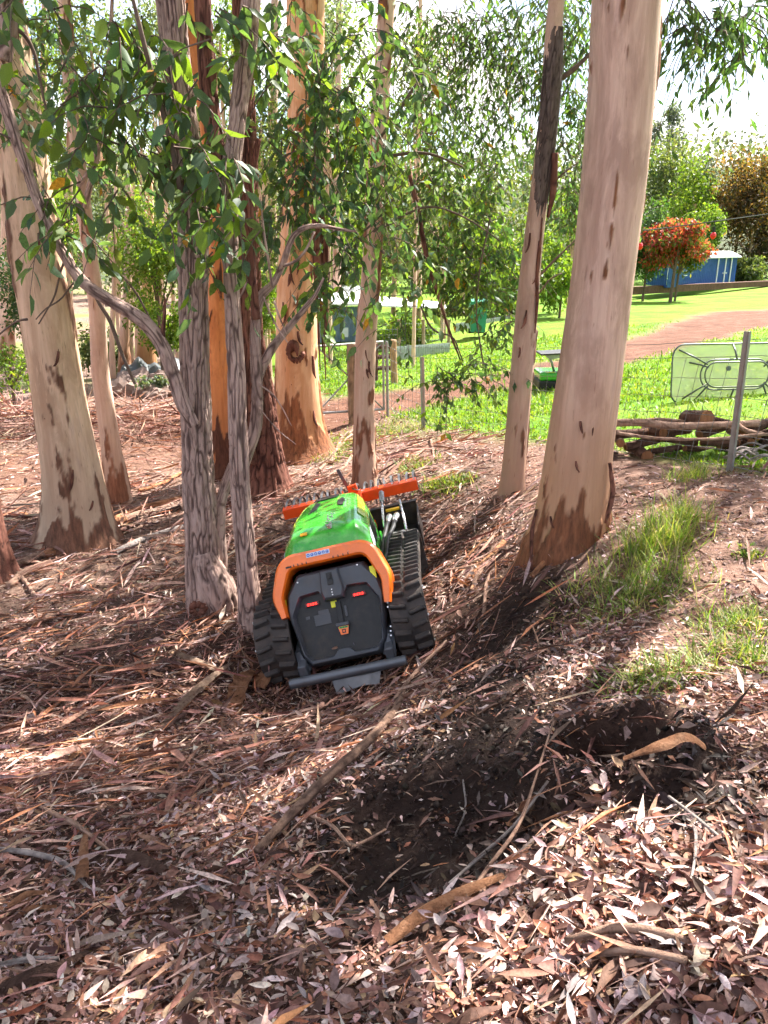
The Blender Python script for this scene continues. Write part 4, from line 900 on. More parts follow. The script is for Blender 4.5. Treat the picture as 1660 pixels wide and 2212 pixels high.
stick('fallen_stick', [(1480, 1790, .03), (1500, 1830, .05), (1496, 1900, .05), (1480, 1960, .03)], [7, 8, 6, 4], M_ST4, 'grey forked twig hanging down below the pit')
stick('fallen_stick', [(30, 1500, .02), (60, 1515, .03), (110, 1545, .02)], [10, 11, 8], M_ST1, 'short brown stick on the left litter')
stick('fallen_stick', [(90, 1755, .03), (160, 1795, .05), (240, 1850, .04)], [9, 12, 6], M_ST1, 'pale split stick pointing right at the left edge of the slope')
slab([(240, 1850, .03), (290, 1865, .05), (360, 1890, .03)], [26, 36, 20], M_ST2, 'dark flat slab of rotten bark at the left', seed=4)
stick('fallen_stick', [(0, 1855, .03), (60, 1862, .04), (140, 1880, .04), (200, 1930, .02)], [12, 13, 12, 8], M_ST4, 'grey stick entering from the left edge')
stick('fallen_stick', [(0, 2095, .04), (60, 2092, .05), (130, 2085, .03)], [14, 13, 9], M_ST4, 'thick grey twig at the lower left edge')
slab([(0, 2140, .02), (60, 2130, .04), (130, 2110, .04), (190, 2070, .03)], [40, 46, 36, 14], M_ST2, 'dark broad bark roll at the lower left edge', seed=7)
slab([(190, 1800, .03), (185, 1850, .06), (180, 1920, .05)], [10, 16, 30], M_ST3, 'upright orange bark chip at the left', seed=1)
slab([(20, 1960, .03), (60, 1950, .05), (110, 1940, .03)], [18, 22, 10], M_ST3, 'bright orange bark chip, upper of two at the left', seed=2)
slab([(30, 1985, .03), (70, 1978, .05), (125, 1968, .03)], [12, 18, 8], M_ST3, 'bright orange bark chip, lower of two at the left', seed=3)
slab([(370, 1410, .02), (420, 1440, .05), (480, 1462, .05), (560, 1480, .04)], [14, 20, 16, 8], M_ST1, 'pale torn bark strip ending at the bark heap left of the machine', seed=4)
slab([(350, 1570, .02), (400, 1530, .05), (450, 1480, .05), (500, 1440, .03)], [12, 26, 22, 8], M_ST1, 'broad pale bark strip slanting left of the bark heap', seed=5)
slab([(505, 1540, .02), (515, 1505, .08), (535, 1475, .10), (560, 1470, .06)], [26, 40, 38, 20], M_ST3, 'curled orange bark sheet in the heap left of the machine, larger one', seed=6)
slab([(560, 1500, .05), (568, 1485, .08), (575, 1465, .05)], [30, 42, 20], M_ST3, 'curled orange bark sheet in the heap left of the machine, right one', seed=7)
stick('fallen_stick', [(300, 1620, .02), (370, 1570, .04), (430, 1535, .03)], [9, 14, 8], M_ST2, 'dark red stick below the bark heap')
stick('fallen_stick', [(640, 1590, .02), (690, 1540, .04), (730, 1500, .03)], [10, 15, 10], M_ST2, 'dark red stick below the rear bar of the machine')
for j, (q, w_, m_) in enumerate([([(0, 1235), (90, 1200), (200, 1150), (310, 1110)], 16, M_ST1), ([(100, 1200), (180, 1165), (270, 1125)], 20, M_ST3), ([(120, 1190), (220, 1165), (330, 1120), (390, 1100)], 10, M_ST2), ([(230, 1130), (300, 1100), (390, 1075)], 12, M_ST3),
                                 ([(240, 1200), (320, 1165), (400, 1140)], 13, M_ST4), ([(20, 1270), (50, 1240), (110, 1215)], 15, M_ST1), ([(300, 1060), (350, 1045), (395, 1020)], 9, M_ST3), ([(40, 1240), (60, 1265), (75, 1290)], 11, M_ST1)]):
    stick('bark_strip', q, w_, m_, ['wide pale bark strip from the left edge to the cream gum', 'orange bark strip along the foot of the cream gum', 'dark thin bark strip between cream gum and furrowed gum', 'orange-brown bark strip right of the slim pale gum',
          'grey curved bark strip left of the furrowed gum', 'short pale bark strip beside the trunk at the left edge', 'rusty bark strip just behind the furrowed gum', 'short pale bark chip below the trunk at the left edge'][j], 'bark', seed=j+3)
for j, (q, w_) in enumerate([([(690, 1020), (720, 980), (760, 945)], 9), ([(705, 1040), (745, 1010), (762, 985)], 8), ([(610, 1000), (650, 985), (690, 950)], 8), ([(935, 1020), (938, 985), (930, 950)], 6), ([(880, 1010), (900, 985), (925, 965)], 5), ([(780, 920), (740, 950), (715, 1000)], 10)]):
    stick('fallen_stick', q, w_, M_ST1, ['pale stick beside the foot of the slim middle gum, longest one', 'pale stick touching the foot of the slim middle gum', 'stick between the big orange gum and the slim middle gum', 'upright looking thin stick left of the fence post bank', 'thin twig behind the right end of the rake', 'grey stick left of the slim middle gum'][j], seed=j+20)
for j, (q, w_, m_) in enumerate([([(1010, 1260), (1040, 1225), (1075, 1195), (1090, 1180)], 14, M_ST3), ([(1020, 1290), (1030, 1250), (1060, 1215)], 12, M_ST1), ([(960, 1240), (1000, 1235), (1040, 1225)], 10, M_ST1), ([(1045, 1330), (1050, 1270), (1075, 1210)], 9, M_ST1), ([(1000, 1180), (1040, 1190), (1110, 1195)], 7, M_ST2),
                                 ([(1150, 1250), (1170, 1225), (1200, 1195)], 12, M_ST3), ([(940, 1330), (950, 1300), (945, 1275)], 8, M_ST2), ([(1160, 1440), (1165, 1400), (1150, 1360)], 4, M_ST1), ([(985, 1780), (1010, 1730), (1000, 1690)], 4, M_ST4)]):
    stick('bark_strip', q, w_, m_, ['orange bark strip in the heap right of the right track, top one', 'pale bark strip in the heap right of the right track', 'level pale stick just right of the right track', 'long thin strip in front of the bark heap by the track', 'dark stick reaching to the huge trunk',
          'orange strip leaning on the foot of the huge trunk', 'short dark stick beside the right track', 'thin root-like twig on the bank', 'thin grey twig on the dark soil'][j], 'bark', seed=j+40)

# ------------------------------------------------------------------ grass
GR = np.array([(.10, .19, .03), (.15, .25, .035), (.20, .28, .05), (.26, .30, .08), (.36, .32, .16)])
def blades(x, y, h, wd, lean, pal=GR, seg=2, dirn=None):
    n = len(x); P = np.stack([x, y, gz(x, y)-.01], -1)
    az = rng.random(n)*2*np.pi if dirn is None else dirn + .8*rng.standard_normal(n)
    D = np.stack([np.cos(az)*lean, np.sin(az)*lean, np.ones(n)], -1); N = np.stack([-np.cos(az), -np.sin(az), np.full(n, lean.mean()+.2)], -1)
    return leaf_arrays(P, D, N, h, wd, pick(pal, n, .2), seg, .3, .28)
def tuft(pts, n, h, label, spread=.10, wd=.006, lean=.45, pal=GR):
    xs = []; ys = []
    for (u, v, s, k) in pts:
        g = G(u, v); m = max(1, int(n*k)); xs.append(g[0]+s*rng.standard_normal(m)); ys.append(g[1]+s*rng.standard_normal(m))
    x = np.concatenate(xs); y = np.concatenate(ys); m = len(x)
    V, F, CC = blades(x, y, h*(.4+.8*rng.random(m)), wd*(.7+.6*rng.random(m)), np.abs(lean*(1+.7*rng.standard_normal(m))), pal, 2)
    return tag(make('grass_tuft', mesh_np('grass_tuft', V, F, False, {'Col': CC}), None, M_GRASS, 'stuff'), label, 'grass')
tuft([(1440, 1170, .09, .40), (1475, 1125, .09, .22), (1385, 1195, .08, .2), (1340, 1260, .12, .1), (1430, 1240, .12, .12)], 1000, .25, 'tall green grass tuft on the bank right of the huge trunk')
tuft([(1400, 1290, .14, .5), (1330, 1320, .14, .3), (1290, 1270, .12, .2)], 700, .17, 'low sprawling grass on the bank edge below the tall tuft', lean=.9)
tuft([(1580, 1350, .10, .4), (1640, 1340, .10, .3), (1570, 1410, .07, .2), (1640, 1420, .09, .3)], 900, .13, 'bright sunlit grass patch at the right edge', lean=.8)
tuft([(1380, 1480, .06, .4), (1440, 1470, .07, .4), (1490, 1440, .06, .3)], 650, .13, 'flattened sunlit grass on the bank above the pit', lean=1.4)
tuft([(955, 1052, .12, .6), (985, 1045, .10, .4)], 700, .12, 'small green weed clump right of the rake', lean=.7, wd=.012)
tuft([(905, 1000, .12, .5), (890, 1015, .1, .3)], 400, .12, 'small green weed clump behind the rake', lean=.7, wd=.012)
tuft([(1502, 1035, .08, .6), (1470, 1045, .07, .3)], 260, .2, 'thin grass tuft in front of the log pile', lean=.5)
tuft([(1615, 1195, .05, 1)], 120, .06, 'tiny weed on the bare soil at the right', lean=.9, wd=.012)
tuft([(740, 960, .25, .5), (720, 985, .2, .3), (850, 930, .3, .5)], 1500, .12, 'sparse sunlit grass around the slim middle gum', lean=.7, wd=.01)
# lawn: blades near the fence, the material takes over beyond
n = 70000; t = rng.random(n); dl = .1+24*rng.random(n)**2.1; s = -4+26*rng.random(n)
x = P1[0]+FDIR[0]*(s-8) + FN[0]*dl; y = P1[1]+FDIR[1]*(s-8)+FN[1]*dl
x2 = -1.6+rng.random(24000)*8; y2 = 11+rng.random(24000)**1.5*12; x = np.concatenate([x, x2]); y = np.concatenate([y, y2])
g, tt, _ = masks(x, y); kp = (rng.random(len(x)) < g**1.5) & (lawn_side(x, y) > -.2) & (y > 4) & (y < 32); x, y = x[kp], y[kp]; n = len(x)
V, F, CC = blades(x, y, .07*(.5+.9*rng.random(n))*(1+.5*n2(x, y, .8, 2, 5)), .013*(1+np.hypot(x, y)*.05), np.abs(.5+.4*rng.standard_normal(n)), np.array([(.09, .20, .015), (.13, .245, .018), (.175, .28, .025), (.24, .30, .045)]), 0)
tag(make('lawn_grass', mesh_np('lawn_grass', V, F, False, {'Col': CC}), None, M_GRASS, 'stuff'), 'bright green lawn grass beyond the wire fence', 'grass')
# ------------------------------------------------------------------ the tracked machine
M_GREEN = paint('machine_green', (.045, .38, .03), .24, 0, .08, dirt=.05, bump=0, coat=.8)
M_ORANGE = paint('machine_orange', (.95, .165, .006), .34, 0, .10, dirt=.16, bump=.02, coat=.5)
M_RAKE = paint('rake_red_orange', (.90, .085, .008), .38, 0, .10, dirt=.10, bump=.03)
M_SHELL = paint('shell_grey_plastic', (.055, .06, .072), .42, 0, .14, dirt=.20, bump=.06)
M_BLACK = paint('black_plastic', (.008, .008, .009), .5, 0, .15, dirt=.18, bump=.08)
M_RUB = paint('track_rubber', (.030, .026, .025), .72, 0, .25, dirt=.42, dirtcol=(.105, .072, .056), bump=.4)
M_STEEL = paint('dull_steel', (.30, .30, .31), .42, .85, .15, dirt=.1, bump=.05)
M_BAR = paint('slate_steel', (.12, .13, .15), .38, .5, .12, dirt=.12, bump=.05)
M_SILV = paint('bright_steel', (.66, .66, .67), .25, .9, .1, bump=.03)
M_YEL = paint('yellow_reflector', (.80, .78, .02), .35, 0, .05, bump=0)
M_YST = paint('yellow_stripe', (.40, .46, .02), .25, 0, .08, bump=0, coat=.6)
M_PLATE = paint('dark_grey_plate', (.065, .067, .075), .5, 0, .08, bump=.1)
M_BLUE = paint('blue_paint', (.02, .06, .42), .4, 0, .1)
M_STK = paint('sticker_pale', (.62, .68, .78), .4, 0, .03, bump=0)
M_PIC = paint('pictogram_blue', (.02, .11, .50), .4, 0, .03, bump=0)
M_TRAY = paint('tray_black_steel', (.022, .020, .020), .5, .3, .2, dirt=.35, dirtcol=(.12, .07, .05), bump=.1)
M_LED = emit('red_led', (1.0, .012, .008), 3.0)
M_LENS = paint('red_lens', (.10, .003, .003), .2, 0, .05, bump=0)
MROT = (R(2.5), R(-14.0), R(-1.0))
mb_ = at(768, 1466, 4.72)
mach = thing('tracked_mower', tuple(mb_), 'green and orange tracked mower with red tail lights tilted on the slope', 'mower', rot=MROT)
HW, TWD = .60, .25                    # half overall width, track width
def track_path(n):
    """points and outward normals round the belt: sprocket at the rear, idler in front"""
    c0, r0, c1, r1 = (.24, .275), .275, (1.22, .225), .225
    d = math.hypot(c1[0]-c0[0], c1[1]-c0[1]); ph = math.atan2(c1[1]-c0[1], c1[0]-c0[0]); be = math.acos((r0-r1)/d)
    pts = []
    a0, a1 = ph+be, ph-be
    def arc(c, r, s, e, m): return [((c[0]+r*math.cos(s+(e-s)*i/m), c[1]+r*math.sin(s+(e-s)*i/m)), s+(e-s)*i/m) for i in range(m+1)]
    dense = arc(c0, r0, a0, a1+2*math.pi, 60) + arc(c1, r1, a1, a0, 60)
    P = np.array([p for p, _ in dense]+[dense[0][0]]); L = np.concatenate([[0], np.cumsum(np.linalg.norm(np.diff(P, axis=0), axis=1))])
    s = np.linspace(0, L[-1], n, endpoint=False); Q = np.stack([np.interp(s, L, P[:, 0]), np.interp(s, L, P[:, 1])], -1)
    T = np.roll(Q, -1, 0)-np.roll(Q, 1, 0); T /= np.linalg.norm(T, axis=1)[:, None]
    return Q, T, np.stack([T[:, 1], -T[:, 0]], -1)*1.0
def sgn(Q, N):                        # make the normals point outward
    c = Q.mean(0); return N*np.where(((Q-c)*N).sum(-1, keepdims=True) < 0, -1, 1)
lugm = MB()
V0 = [(-.056, -.020, 0), (.056, -.020, 0), (.056, .020, 0), (-.056, .020, 0), (-.052, -.010, .034), (.052, -.006, .034), (.052, .012, .034), (-.052, .008, .034)]
vs = [lugm.bm.verts.new(v) for v in V0]
for f in ((0, 3, 2, 1), (4, 5, 6, 7), (0, 1, 5, 4), (1, 2, 6, 5), (2, 3, 7, 6), (3, 0, 4, 7)): lugm.bm.faces.new([vs[i] for i in f])
bmesh.ops.bevel(lugm.bm, geom=list(lugm.bm.edges), offset=.004, segments=1, affect='EDGES')
lug_me = lugm.mesh('track_lug'); lug_me.materials.append(M_RUB)
for s_ in (-1, 1):
    xc = s_*(HW-TWD/2)
    Q, T, N = track_path(120); N = sgn(Q, N)
    rr = []
    for q, n in zip(Q, N):
        i = q - n*.035
        rr.append([(xc-TWD/2, q[0], q[1]), (xc+TWD/2, q[0], q[1]), (xc+TWD/2, i[0], i[1]), (xc-TWD/2, i[0], i[1])])
    belt = MB().rings(rr+[rr[0]]).build('track', M_RUB, mach, True, R(40))
    belt['label'] = 'left rubber track' if s_ < 0 else 'right rubber track'
    nl = 40; Q, T, N = track_path(nl*2); N = sgn(Q, N)
    for i in range(nl*2):
        side = 1 if i % 2 else -1
        q, t, n = Q[i], T[i], N[i]
        zz = Vector((0, n[0], n[1])); yy = Vector((0, t[0], t[1])); xx = yy.cross(zz)
        m = Matrix((xx, yy, zz)).transposed().to_4x4()
        o = bpy.data.objects.new('track_lug', lug_me); COL.objects.link(o); o.parent = belt
        o.matrix_local = Matrix.Translation((xc+side*.062, q[0], q[1])) @ m @ Matrix.Rotation(R(11)*side*s_, 4, 'Z')
    w_ = MB()
    for (cy, cz, r) in ((.24, .275, .20), (1.22, .225, .16), (.52, .12, .075), (.73, .12, .075), (.94, .12, .075)):
        w_.tube([(xc-.06, cy, cz), (xc+.06, cy, cz)], r, 20)
    w_.build('road_wheels', M_TRAY, mach, True, R(40))
    fr = MB().box((xc, .73, .26), (.10, .95, .14), bevel=.01); fr.build('track_frame', M_BAR, mach)
    bt = MB()
    for i in range(10):
        q, n = Q[(i*5+3) % len(Q)], N[(i*5+3) % len(N)]
        bt.tube([(xc+s_*(TWD/2-.003), q[0]-n[0]*.018, q[1]-n[1]*.018), (xc+s_*(TWD/2+.008), q[0]-n[0]*.018, q[1]-n[1]*.018)], .009, 8)
    bt.build('track_bolts', M_SILV, mach)
# ---- rear shell, in the plane of the leaning rear face
def SF(x, s, n=0): return Vector((x, -.13+.53*s-.848*n, .185+.848*s+.53*n))
def polar(poly, c, n=120):
    out_ = []; m = len(poly)
    for i in range(n):
        a = 2*math.pi*i/n; dx, dy = math.cos(a), math.sin(a); best = None
        for j in range(m):
            (x0, y0), (x1, y1) = poly[j], poly[(j+1) % m]; ex, ey = x1-x0, y1-y0; den = dx*ey-dy*ex
            if abs(den) < 1e-9: continue
            t = ((x0-c[0])*ey-(y0-c[1])*ex)/den; s = ((x0-c[0])*dy-(y0-c[1])*dx)/den
            if t > 0 and -1e-6 <= s <= 1+1e-6: best = t if best is None else min(best, t)
        out_.append((c[0]+dx*best, c[1]+dy*best))
    return out_
OUTL = [(-.25, .04), (.25, .04), (.295, .12), (.355, .44), (.335, .56), (.24, .69), (-.24, .69), (-.335, .56), (-.355, .44), (-.295, .12)]
INSL = [(-.22, .085), (-.075, .085), (-.035, .125), (.035, .125), (.075, .085), (.22, .085), (.27, .13), (.305, .40), (.235, .525), (.10, .535), (.065, .475), (-.065, .475), (-.10, .535), (-.235, .525), (-.305, .40), (-.27, .13)]
cc = (0, .31); po = polar(OUTL, cc); pi_ = polar(INSL, cc)
def sc_(p, k): return [(cc[0]+(x-cc[0])*k, cc[1]+(s-cc[1])*k) for x, s in p]
rg = [[SF(x, s, -.40) for x, s in sc_(po, .96)], [SF(x, s, -.12) for x, s in po], [SF(x, s, -.05) for x, s in sc_(po, .985)], [SF(x, s, -.012) for x, s in sc_(po, .945)], [SF(x, s, 0) for x, s in sc_(po, .915)],
      [SF(x, s, .002) for x, s in sc_(pi_, 1.02)], [SF(x, s, -.008) for x, s in pi_], [SF(x, s, -.055) for x, s in sc_(pi_, .965)]]
shell = MB().rings(rg).build('rear_shell', M_SHELL, mach, True, R(28))
MB().poly([SF(x, s, -.054) for x, s in sc_(pi_, .97)], tuple(SF(0, 0, -.02)-SF(0, 0, 0))).build('rear_panel', M_BLACK, mach)
def fbox(x, s, n, dx, ds, dn, mat, name, parent=None, bevel=.003, rot=0):
    """a box lying in the rear face"""
    c = SF(x, s, n); m = Matrix(((1, 0, 0), (0, .53, -.848), (0, .848, .53))).to_4x4()
    return MB().box((0, 0, 0), (dx, ds, dn), bevel=bevel, M=Matrix.Translation(c) @ m @ Matrix.Rotation(rot, 4, 'Z')).build(name, mat, parent or mach, False)
boss = MB().rings([[SF(x*k, .575+(s-.575)*k, n) for x, s in ((-.062, .47), (.062, .47), (.075, .52), (.06, .66), (-.06, .66), (-.075, .52))] for k, n in ((1.12, -.03), (1.06, .02), (.92, .034))], cap1=True).build('latch_boss', M_SHELL, mach, False)
fbox(0, .60, .036, .040, .085, .012, M_BLACK, 'latch', boss)
fbox(0, .612, .046, .020, .03, .016, M_BLACK, 'latch_handle', boss)
for k in (0, 1, 2): MB().tube([SF(0, .525-.018*k, .03), SF(0, .525-.018*k, .040)], .0042, 8).build('screw', M_SILV, boss)
for s_ in (-1, 1):
    tl = fbox(s_*.165, .462, -.040, .098, .030, .02, M_LENS, 'tail_light')
    for k in range(4): fbox(s_*.165-.027+.018*k, .462, -.029, .011, .013, .006, M_LED, 'led', tl, .0015)
fbox(-.018, .432, -.046, .042, .046, .012, M_YEL, 'reflector')
fbox(.295, .585, -.012, .040, .088, .014, M_YEL, 'reflector', rot=R(0))
fbox(-.352, .49, -.022, .024, .085, .016, M_YEL, 'reflector')
fbox(-.115, .345, -.050, .115, .075, .006, M_PLATE, 'data_plate'); fbox(-.10, .395, -.050, .075, .028, .006, M_PLATE, 'data_plate'); fbox(-.215, .375, -.050, .03, .02, .006, M_PLATE, 'data_plate')
fbox(.01, .37, -.046, .036, .15, .02, M_BLACK, 'handle_stem'); fbox(.055, .37, -.048, .018, .075, .012, M_PLATE, 'cable_clip')
hk = fbox(.018, .285, -.032, .090, .022, .035, M_SHELL, 'hook')
bd = MB().poly([SF(-.018, .272, -.040), SF(.056, .272, -.040), SF(.044, .215, -.040), SF(-.006, .215, -.040)], tuple(SF(0, 0, .012)-SF(0, 0, 0))).build('badge', M_ORANGE, mach)
fbox(.019, .263, -.0265, .062, .012, .003, M_GREEN, 'badge_band', bd, 0)
for k in (-1, 0, 1): fbox(.019+k*.018, .263, -.0248, .010, .007, .002, M_BLACK, 'badge_mark', bd, 0)
fbox(.019, .238, -.0265, .024, .026, .003, M_BLACK, 'badge_mark', bd, 0); fbox(.019, .238, -.0245, .010, .012, .002, M_ORANGE, 'badge_mark', bd, 0)
fbox(.13, .625, -.008, .085, .055, .012, M_SHELL, 'service_flap')
for (x_, s_) in ((-.23, .625), (.20, .655), (-.02, .66), (.345, .44), (.35, .40), (.352, .36), (.348, .33), (.34, .20), (.335, .17), (.33, .14)): MB().tube([SF(x_, s_, -.02), SF(x_, s_, .008)], .0055, 8).build('screw', M_SILV, mach)
# lower skirt either side of the panel
for s_ in (-1, 1):
    MB().poly([SF(s_*.25, .03, -.02), SF(s_*.33, .0, -.05), SF(s_*.35, .16, -.05), SF(s_*.31, .16, -.02)], (0, .22, 0)).build('side_skirt', M_BAR, mach)
    MB().box((s_*.30, -.06, .20), (.06, .16, .12), bevel=.01).build('bar_bracket', M_BAR, mach)
MB().poly([SF(.37, .30, -.10), SF(.40, .30, -.10), SF(.395, .12, -.10), SF(.37, .10, -.10)], (0, .03, 0)).build('orange_guard', M_ORANGE, mach)
MB().tube([(-.40, -.17, .165), (.40, -.17, .165)], .034, 20).build('rear_bar', M_BAR, mach, True, R(40))
sk = MB().rings([[(x_, -.17-.05*t+.0, .135-.075*t+.012*math.sin(x_*17)*t) for x_ in np.linspace(-.12+.015*t, .22-.03*t, 12)] for t in (0, .25, .5, .75, 1)], closed=False)
bmesh.ops.solidify(sk.bm, geom=list(sk.bm.faces), thickness=.008)
sk.build('skid_plate', M_STEEL, mach, True, R(35))
# ---- orange bumper hoop
hp = [(-.356, .40, .024), (-.385, .54, .040), (-.312, .735, .050), (-.255, .774, .052), (.255, .774, .052), (.312, .735, .050), (.385, .54, .040), (.358, .36, .026)]
_hl = np.concatenate([[0], np.cumsum([math.hypot(b[0]-a[0], b[1]-a[1]) for a, b in zip(hp[:-1], hp[1:])])]); _hs = np.linspace(0, _hl[-1], 150)
_hk = lambda v_: np.convolve(np.pad(np.interp(_hs, _hl, v_), 4, mode='reflect', reflect_type='odd'), np.ones(9)/9, 'valid')
HPP = np.stack([_hk([h[0] for h in hp]), np.zeros(150), _hk([h[1] for h in hp])], -1); HPR = _hk([h[2] for h in hp])
rg = []
for i, (p, r) in enumerate(zip(HPP, HPR)):
    t = HPP[min(i+1, len(HPP)-1)]-HPP[max(i-1, 0)]; t = t/np.linalg.norm(t); nx, ns = -t[2], t[0]     # in-plane normal
    sec = [(-1, .035), (-.75, .05), (.55, .05), (.9, .03), (1, -.01), (1, -.12), (.8, -.15), (-.8, -.15), (-1, -.12)]
    rg.append([SF(p[0]+nx*r*a, p[2]+ns*r*a, n_) for a, n_ in sec])
hoop = MB().rings(rg, cap0=True, cap1=True).build('bumper_hoop', M_ORANGE, mach, True, R(32))
for x_ in (-.225, -.195, -.165, -.135, .055, .090, .125, .16): fbox(x_, .738, .050, .007, .016, .006, M_BLACK, 'slot', hoop, .001)
fbox(-.262, .735, .050, .04, .012, .006, M_BLACK, 'slot', hoop, .001)
st = fbox(-.045, .785, .0525, .165, .030, .004, M_STK, 'warning_sticker', hoop, .001)
for k in range(6): MB().tube([SF(-.045-.067+.0268*k, .785, .054), SF(-.045-.067+.0268*k, .785, .0565)], .0108, 14).build('pictogram', M_PIC, st)
for k in range(6): fbox(-.045-.067+.0268*k, .784+.003*(k % 2), .0572, .009-.003*(k % 2), .008, .001, M_STK, 'pictogram_mark', st, 0)
# ---- green hood
HS = [(.33, .20, .28, .31, .86, .80, .42), (.395, 0.2214, 0.3078, 0.3233, 0.94, 0.86, 0.42), (0.46, 0.2214, 0.3078, 0.3286, 0.97, 0.885, 0.42), (0.75, 0.2106, 0.2916, 0.318, 0.975, 0.885, 0.4), (1.06, 0.189, 0.2646, 0.3021, 0.945, 0.85, 0.38), (1.3, 0.162, 0.2322, 0.2756, 0.9, 0.815, 0.36), (1.43, 0.135, 0.1944, 0.2438, 0.83, 0.76, 0.36), (1.48, 0.108, 0.162, 0.212, 0.715, 0.67, 0.36)]
def hs(y): return [np.interp(y, [h[0] for h in HS], [h[i] for h in HS]) for i in range(1, 7)]
rg = []
for y_ in np.concatenate([np.concatenate([[.33, .36], np.linspace(.395, 1.30, 22)]), np.linspace(1.32, 1.48, 8)]):
    a, b_, c_, zt, zs, zb = hs(y_)
    half = [(c_, zb), (c_*.995, zb+(zs-zb)*.5), (b_*1.02, zs-.03), (b_*.985, zs), (a+.018, zt-.016), (a, zt-.004), (a*.5, zt+.006)]
    rg.append([(x_, y_, z_) for x_, z_ in half] + [(0, y_, zt+.008)] + [(-x_, y_, z_) for x_, z_ in half[::-1]])
hood = MB().rings(rg, closed=False, cap1=True).build('hood', M_GREEN, mach, True, R(30))
def top(x_, y_, l=.004): return (x_, y_, hs(y_)[3]+.008*(1-abs(x_)/.2)+l)
def on_top(pts, name, mat, dz=.006): return MB().poly([top(*p) for p in pts], (0, 0, dz)).build(name, mat, hood)
on_top([(-.135, .78), (-.08, .86), (-.068, 1.02), (-.105, 1.06), (-.112, 1.03)], 'hood_vent', M_BLACK)
on_top([(.085, .86), (.125, .84), (.125, 1.02), (.10, 1.07), (.07, 1.0)], 'hood_vent', M_BLACK)
on_top([(-.145, 1.17), (-.05, 1.15), (.045, 1.16), (.055, 1.30), (-.09, 1.30), (-.14, 1.25)], 'hood_vent', M_BLACK)
def bev(y_, f, s_, l=.004):
    a, b_, c_, zt, zs, zb = hs(y_); x_ = a+.018+(b_*.985-a-.018)*f; z_ = zt-.016+(zs-zt+.016)*f
    return (s_*(x_+l*.6), y_, z_+l)
for s_ in (-1, 1):
    ys = np.linspace(.66, 1.27, 10)
    MB().rings([[bev(y_, .1, s_), bev(y_, .85, s_), bev(y_, .85, s_, .007), bev(y_, .1, s_, .007)] for y_ in ys], cap0=True, cap1=True).build('side_stripe', M_YST, hood)
def sidep(y_, f, s_, l=.004):
    a, b_, c_, zt, zs, zb = hs(y_); return (s_*(b_*1.02+(c_*.995-b_*1.02)*f*1.0+l), y_, zs-.03+(zb+(zs-zb)*.5-zs+.03)*f)
for s_ in (-1, 1):
    for k in range(9):
        y0 = .66+.045*k
        MB().rings([[sidep(y0, f, s_, -.002), sidep(y0+.018, f, s_, -.002), sidep(y0+.018, f, s_, .005), sidep(y0, f, s_, .005)] for f in (.1, .8)], cap0=True, cap1=True).build('side_louvre', M_BLACK, hood)
    MB().rings([[sidep(y_, f, s_, .003) for f in (.08, .45)] + [sidep(y_, f, s_, .006) for f in (.45, .08)] for y_ in (1.06, 1.14)], cap0=True, cap1=True).build('side_sticker', M_YST, hood)
    MB().rings([[sidep(y_, f, s_, .003) for f in (-.02, .55)] + [sidep(y_, f, s_, .006) for f in (.55, -.02)] for y_ in (.42, .58)], cap0=True, cap1=True).build('maker_plate', M_STK, hood)
mbk = MB()
for k in range(16):
    x_, y_ = .045+.02*math.sin(k*2.3), .36+.016*k; mbk.box(top(x_, y_+.09, .005), (.012+.01*(k % 3), .010, .004), rot=(0, 0, k*1.1))
mbk.build('hood_latch', M_SILV, hood); MB().tube([top(.05, .44, 0), top(.05, .44, .025)], .02, 14).build('filler_cap', M_SILV, hood)
MB().box(top(-.14, .43, .006), (.05, .04, .012), bevel=.004).build('amber_lamp', paint('amber_plastic', (.85, .42, .02), .3, bump=0), hood)
MB().box((0, .84, .33), (.54, 1.10, .30), bevel=.02).build('chassis', M_BLACK, mach)
MB().poly([(.315, .96, .42), (.315, 1.10, .42), (.315, 1.07, .60), (.315, 1.045, .62), (.315, 1.02, .60)], (.012, 0, 0)).build('lifting_lug', M_GREEN, mach)
# ---- front tray with hydraulic couplings
tr = thing('front_tray', (0, 0, 0), 'x', 'x'); del tr['label'], tr['category']; tr.parent = mach
for c_, d_ in (((.32, 1.72, .235), (.56, .52, .014)), ((.605, 1.72, .33), (.014, .52, .20)), ((.32, 1.985, .345), (.56, .014, .23)), ((.32, 1.455, .28), (.56, .014, .10)), ((.035, 1.72, .30), (.014, .52, .14))):
    MB().box(c_, d_, bevel=.003).build('tray_wall', M_TRAY, tr)
MB().box((.32, 1.978, .468), (.575, .05, .012), bevel=.003).build('tray_lip', M_TRAY, tr)
for k, (x_, col) in enumerate(((.365, M_SILV), (.425, M_SILV))):
    MB().tube([(.31+.03*k, .70, .52), (.335+.03*k, .95, .57), (x_-.01, 1.22, .56), (x_, 1.38, .55)], .018, 10).build('hose', M_BLACK, mach, True)
    MB().tube([(x_, 1.36, .55), (x_+.005, 1.43, .545), (x_+.01, 1.47, .54), (x_+.01, 1.48, .54), (x_+.012, 1.55, .53)], [.019, .021, .021, .029, .027], 12).build('hose_coupling', M_SILV, mach, True, R(40))
MB().tube([(.32, 1.42, .50), (.325, 1.62, .58), (.327, 1.75, .62)], [.009, .012, .013], 8).build('lever', M_SILV, mach, True); MB().tube([(.327, 1.73, .612), (.33, 1.86, .65)], .024, 10).build('lever_grip', M_STEEL, mach, True)
MB().tube([(.50, 1.36, .45), (.495, 1.50, .52), (.48, 1.70, .60)], .012, 8).build('lever', M_SILV, mach, True)
MB().box((.41, 1.62, .56), (.12, .035, .02), bevel=.003).build('amber_tag', paint('amber_plastic', (.85, .42, .02)), mach)
MB().box((.40, 1.40, .42), (.22, .05, .03), bevel=.004).build('valve_block', M_STEEL, mach)
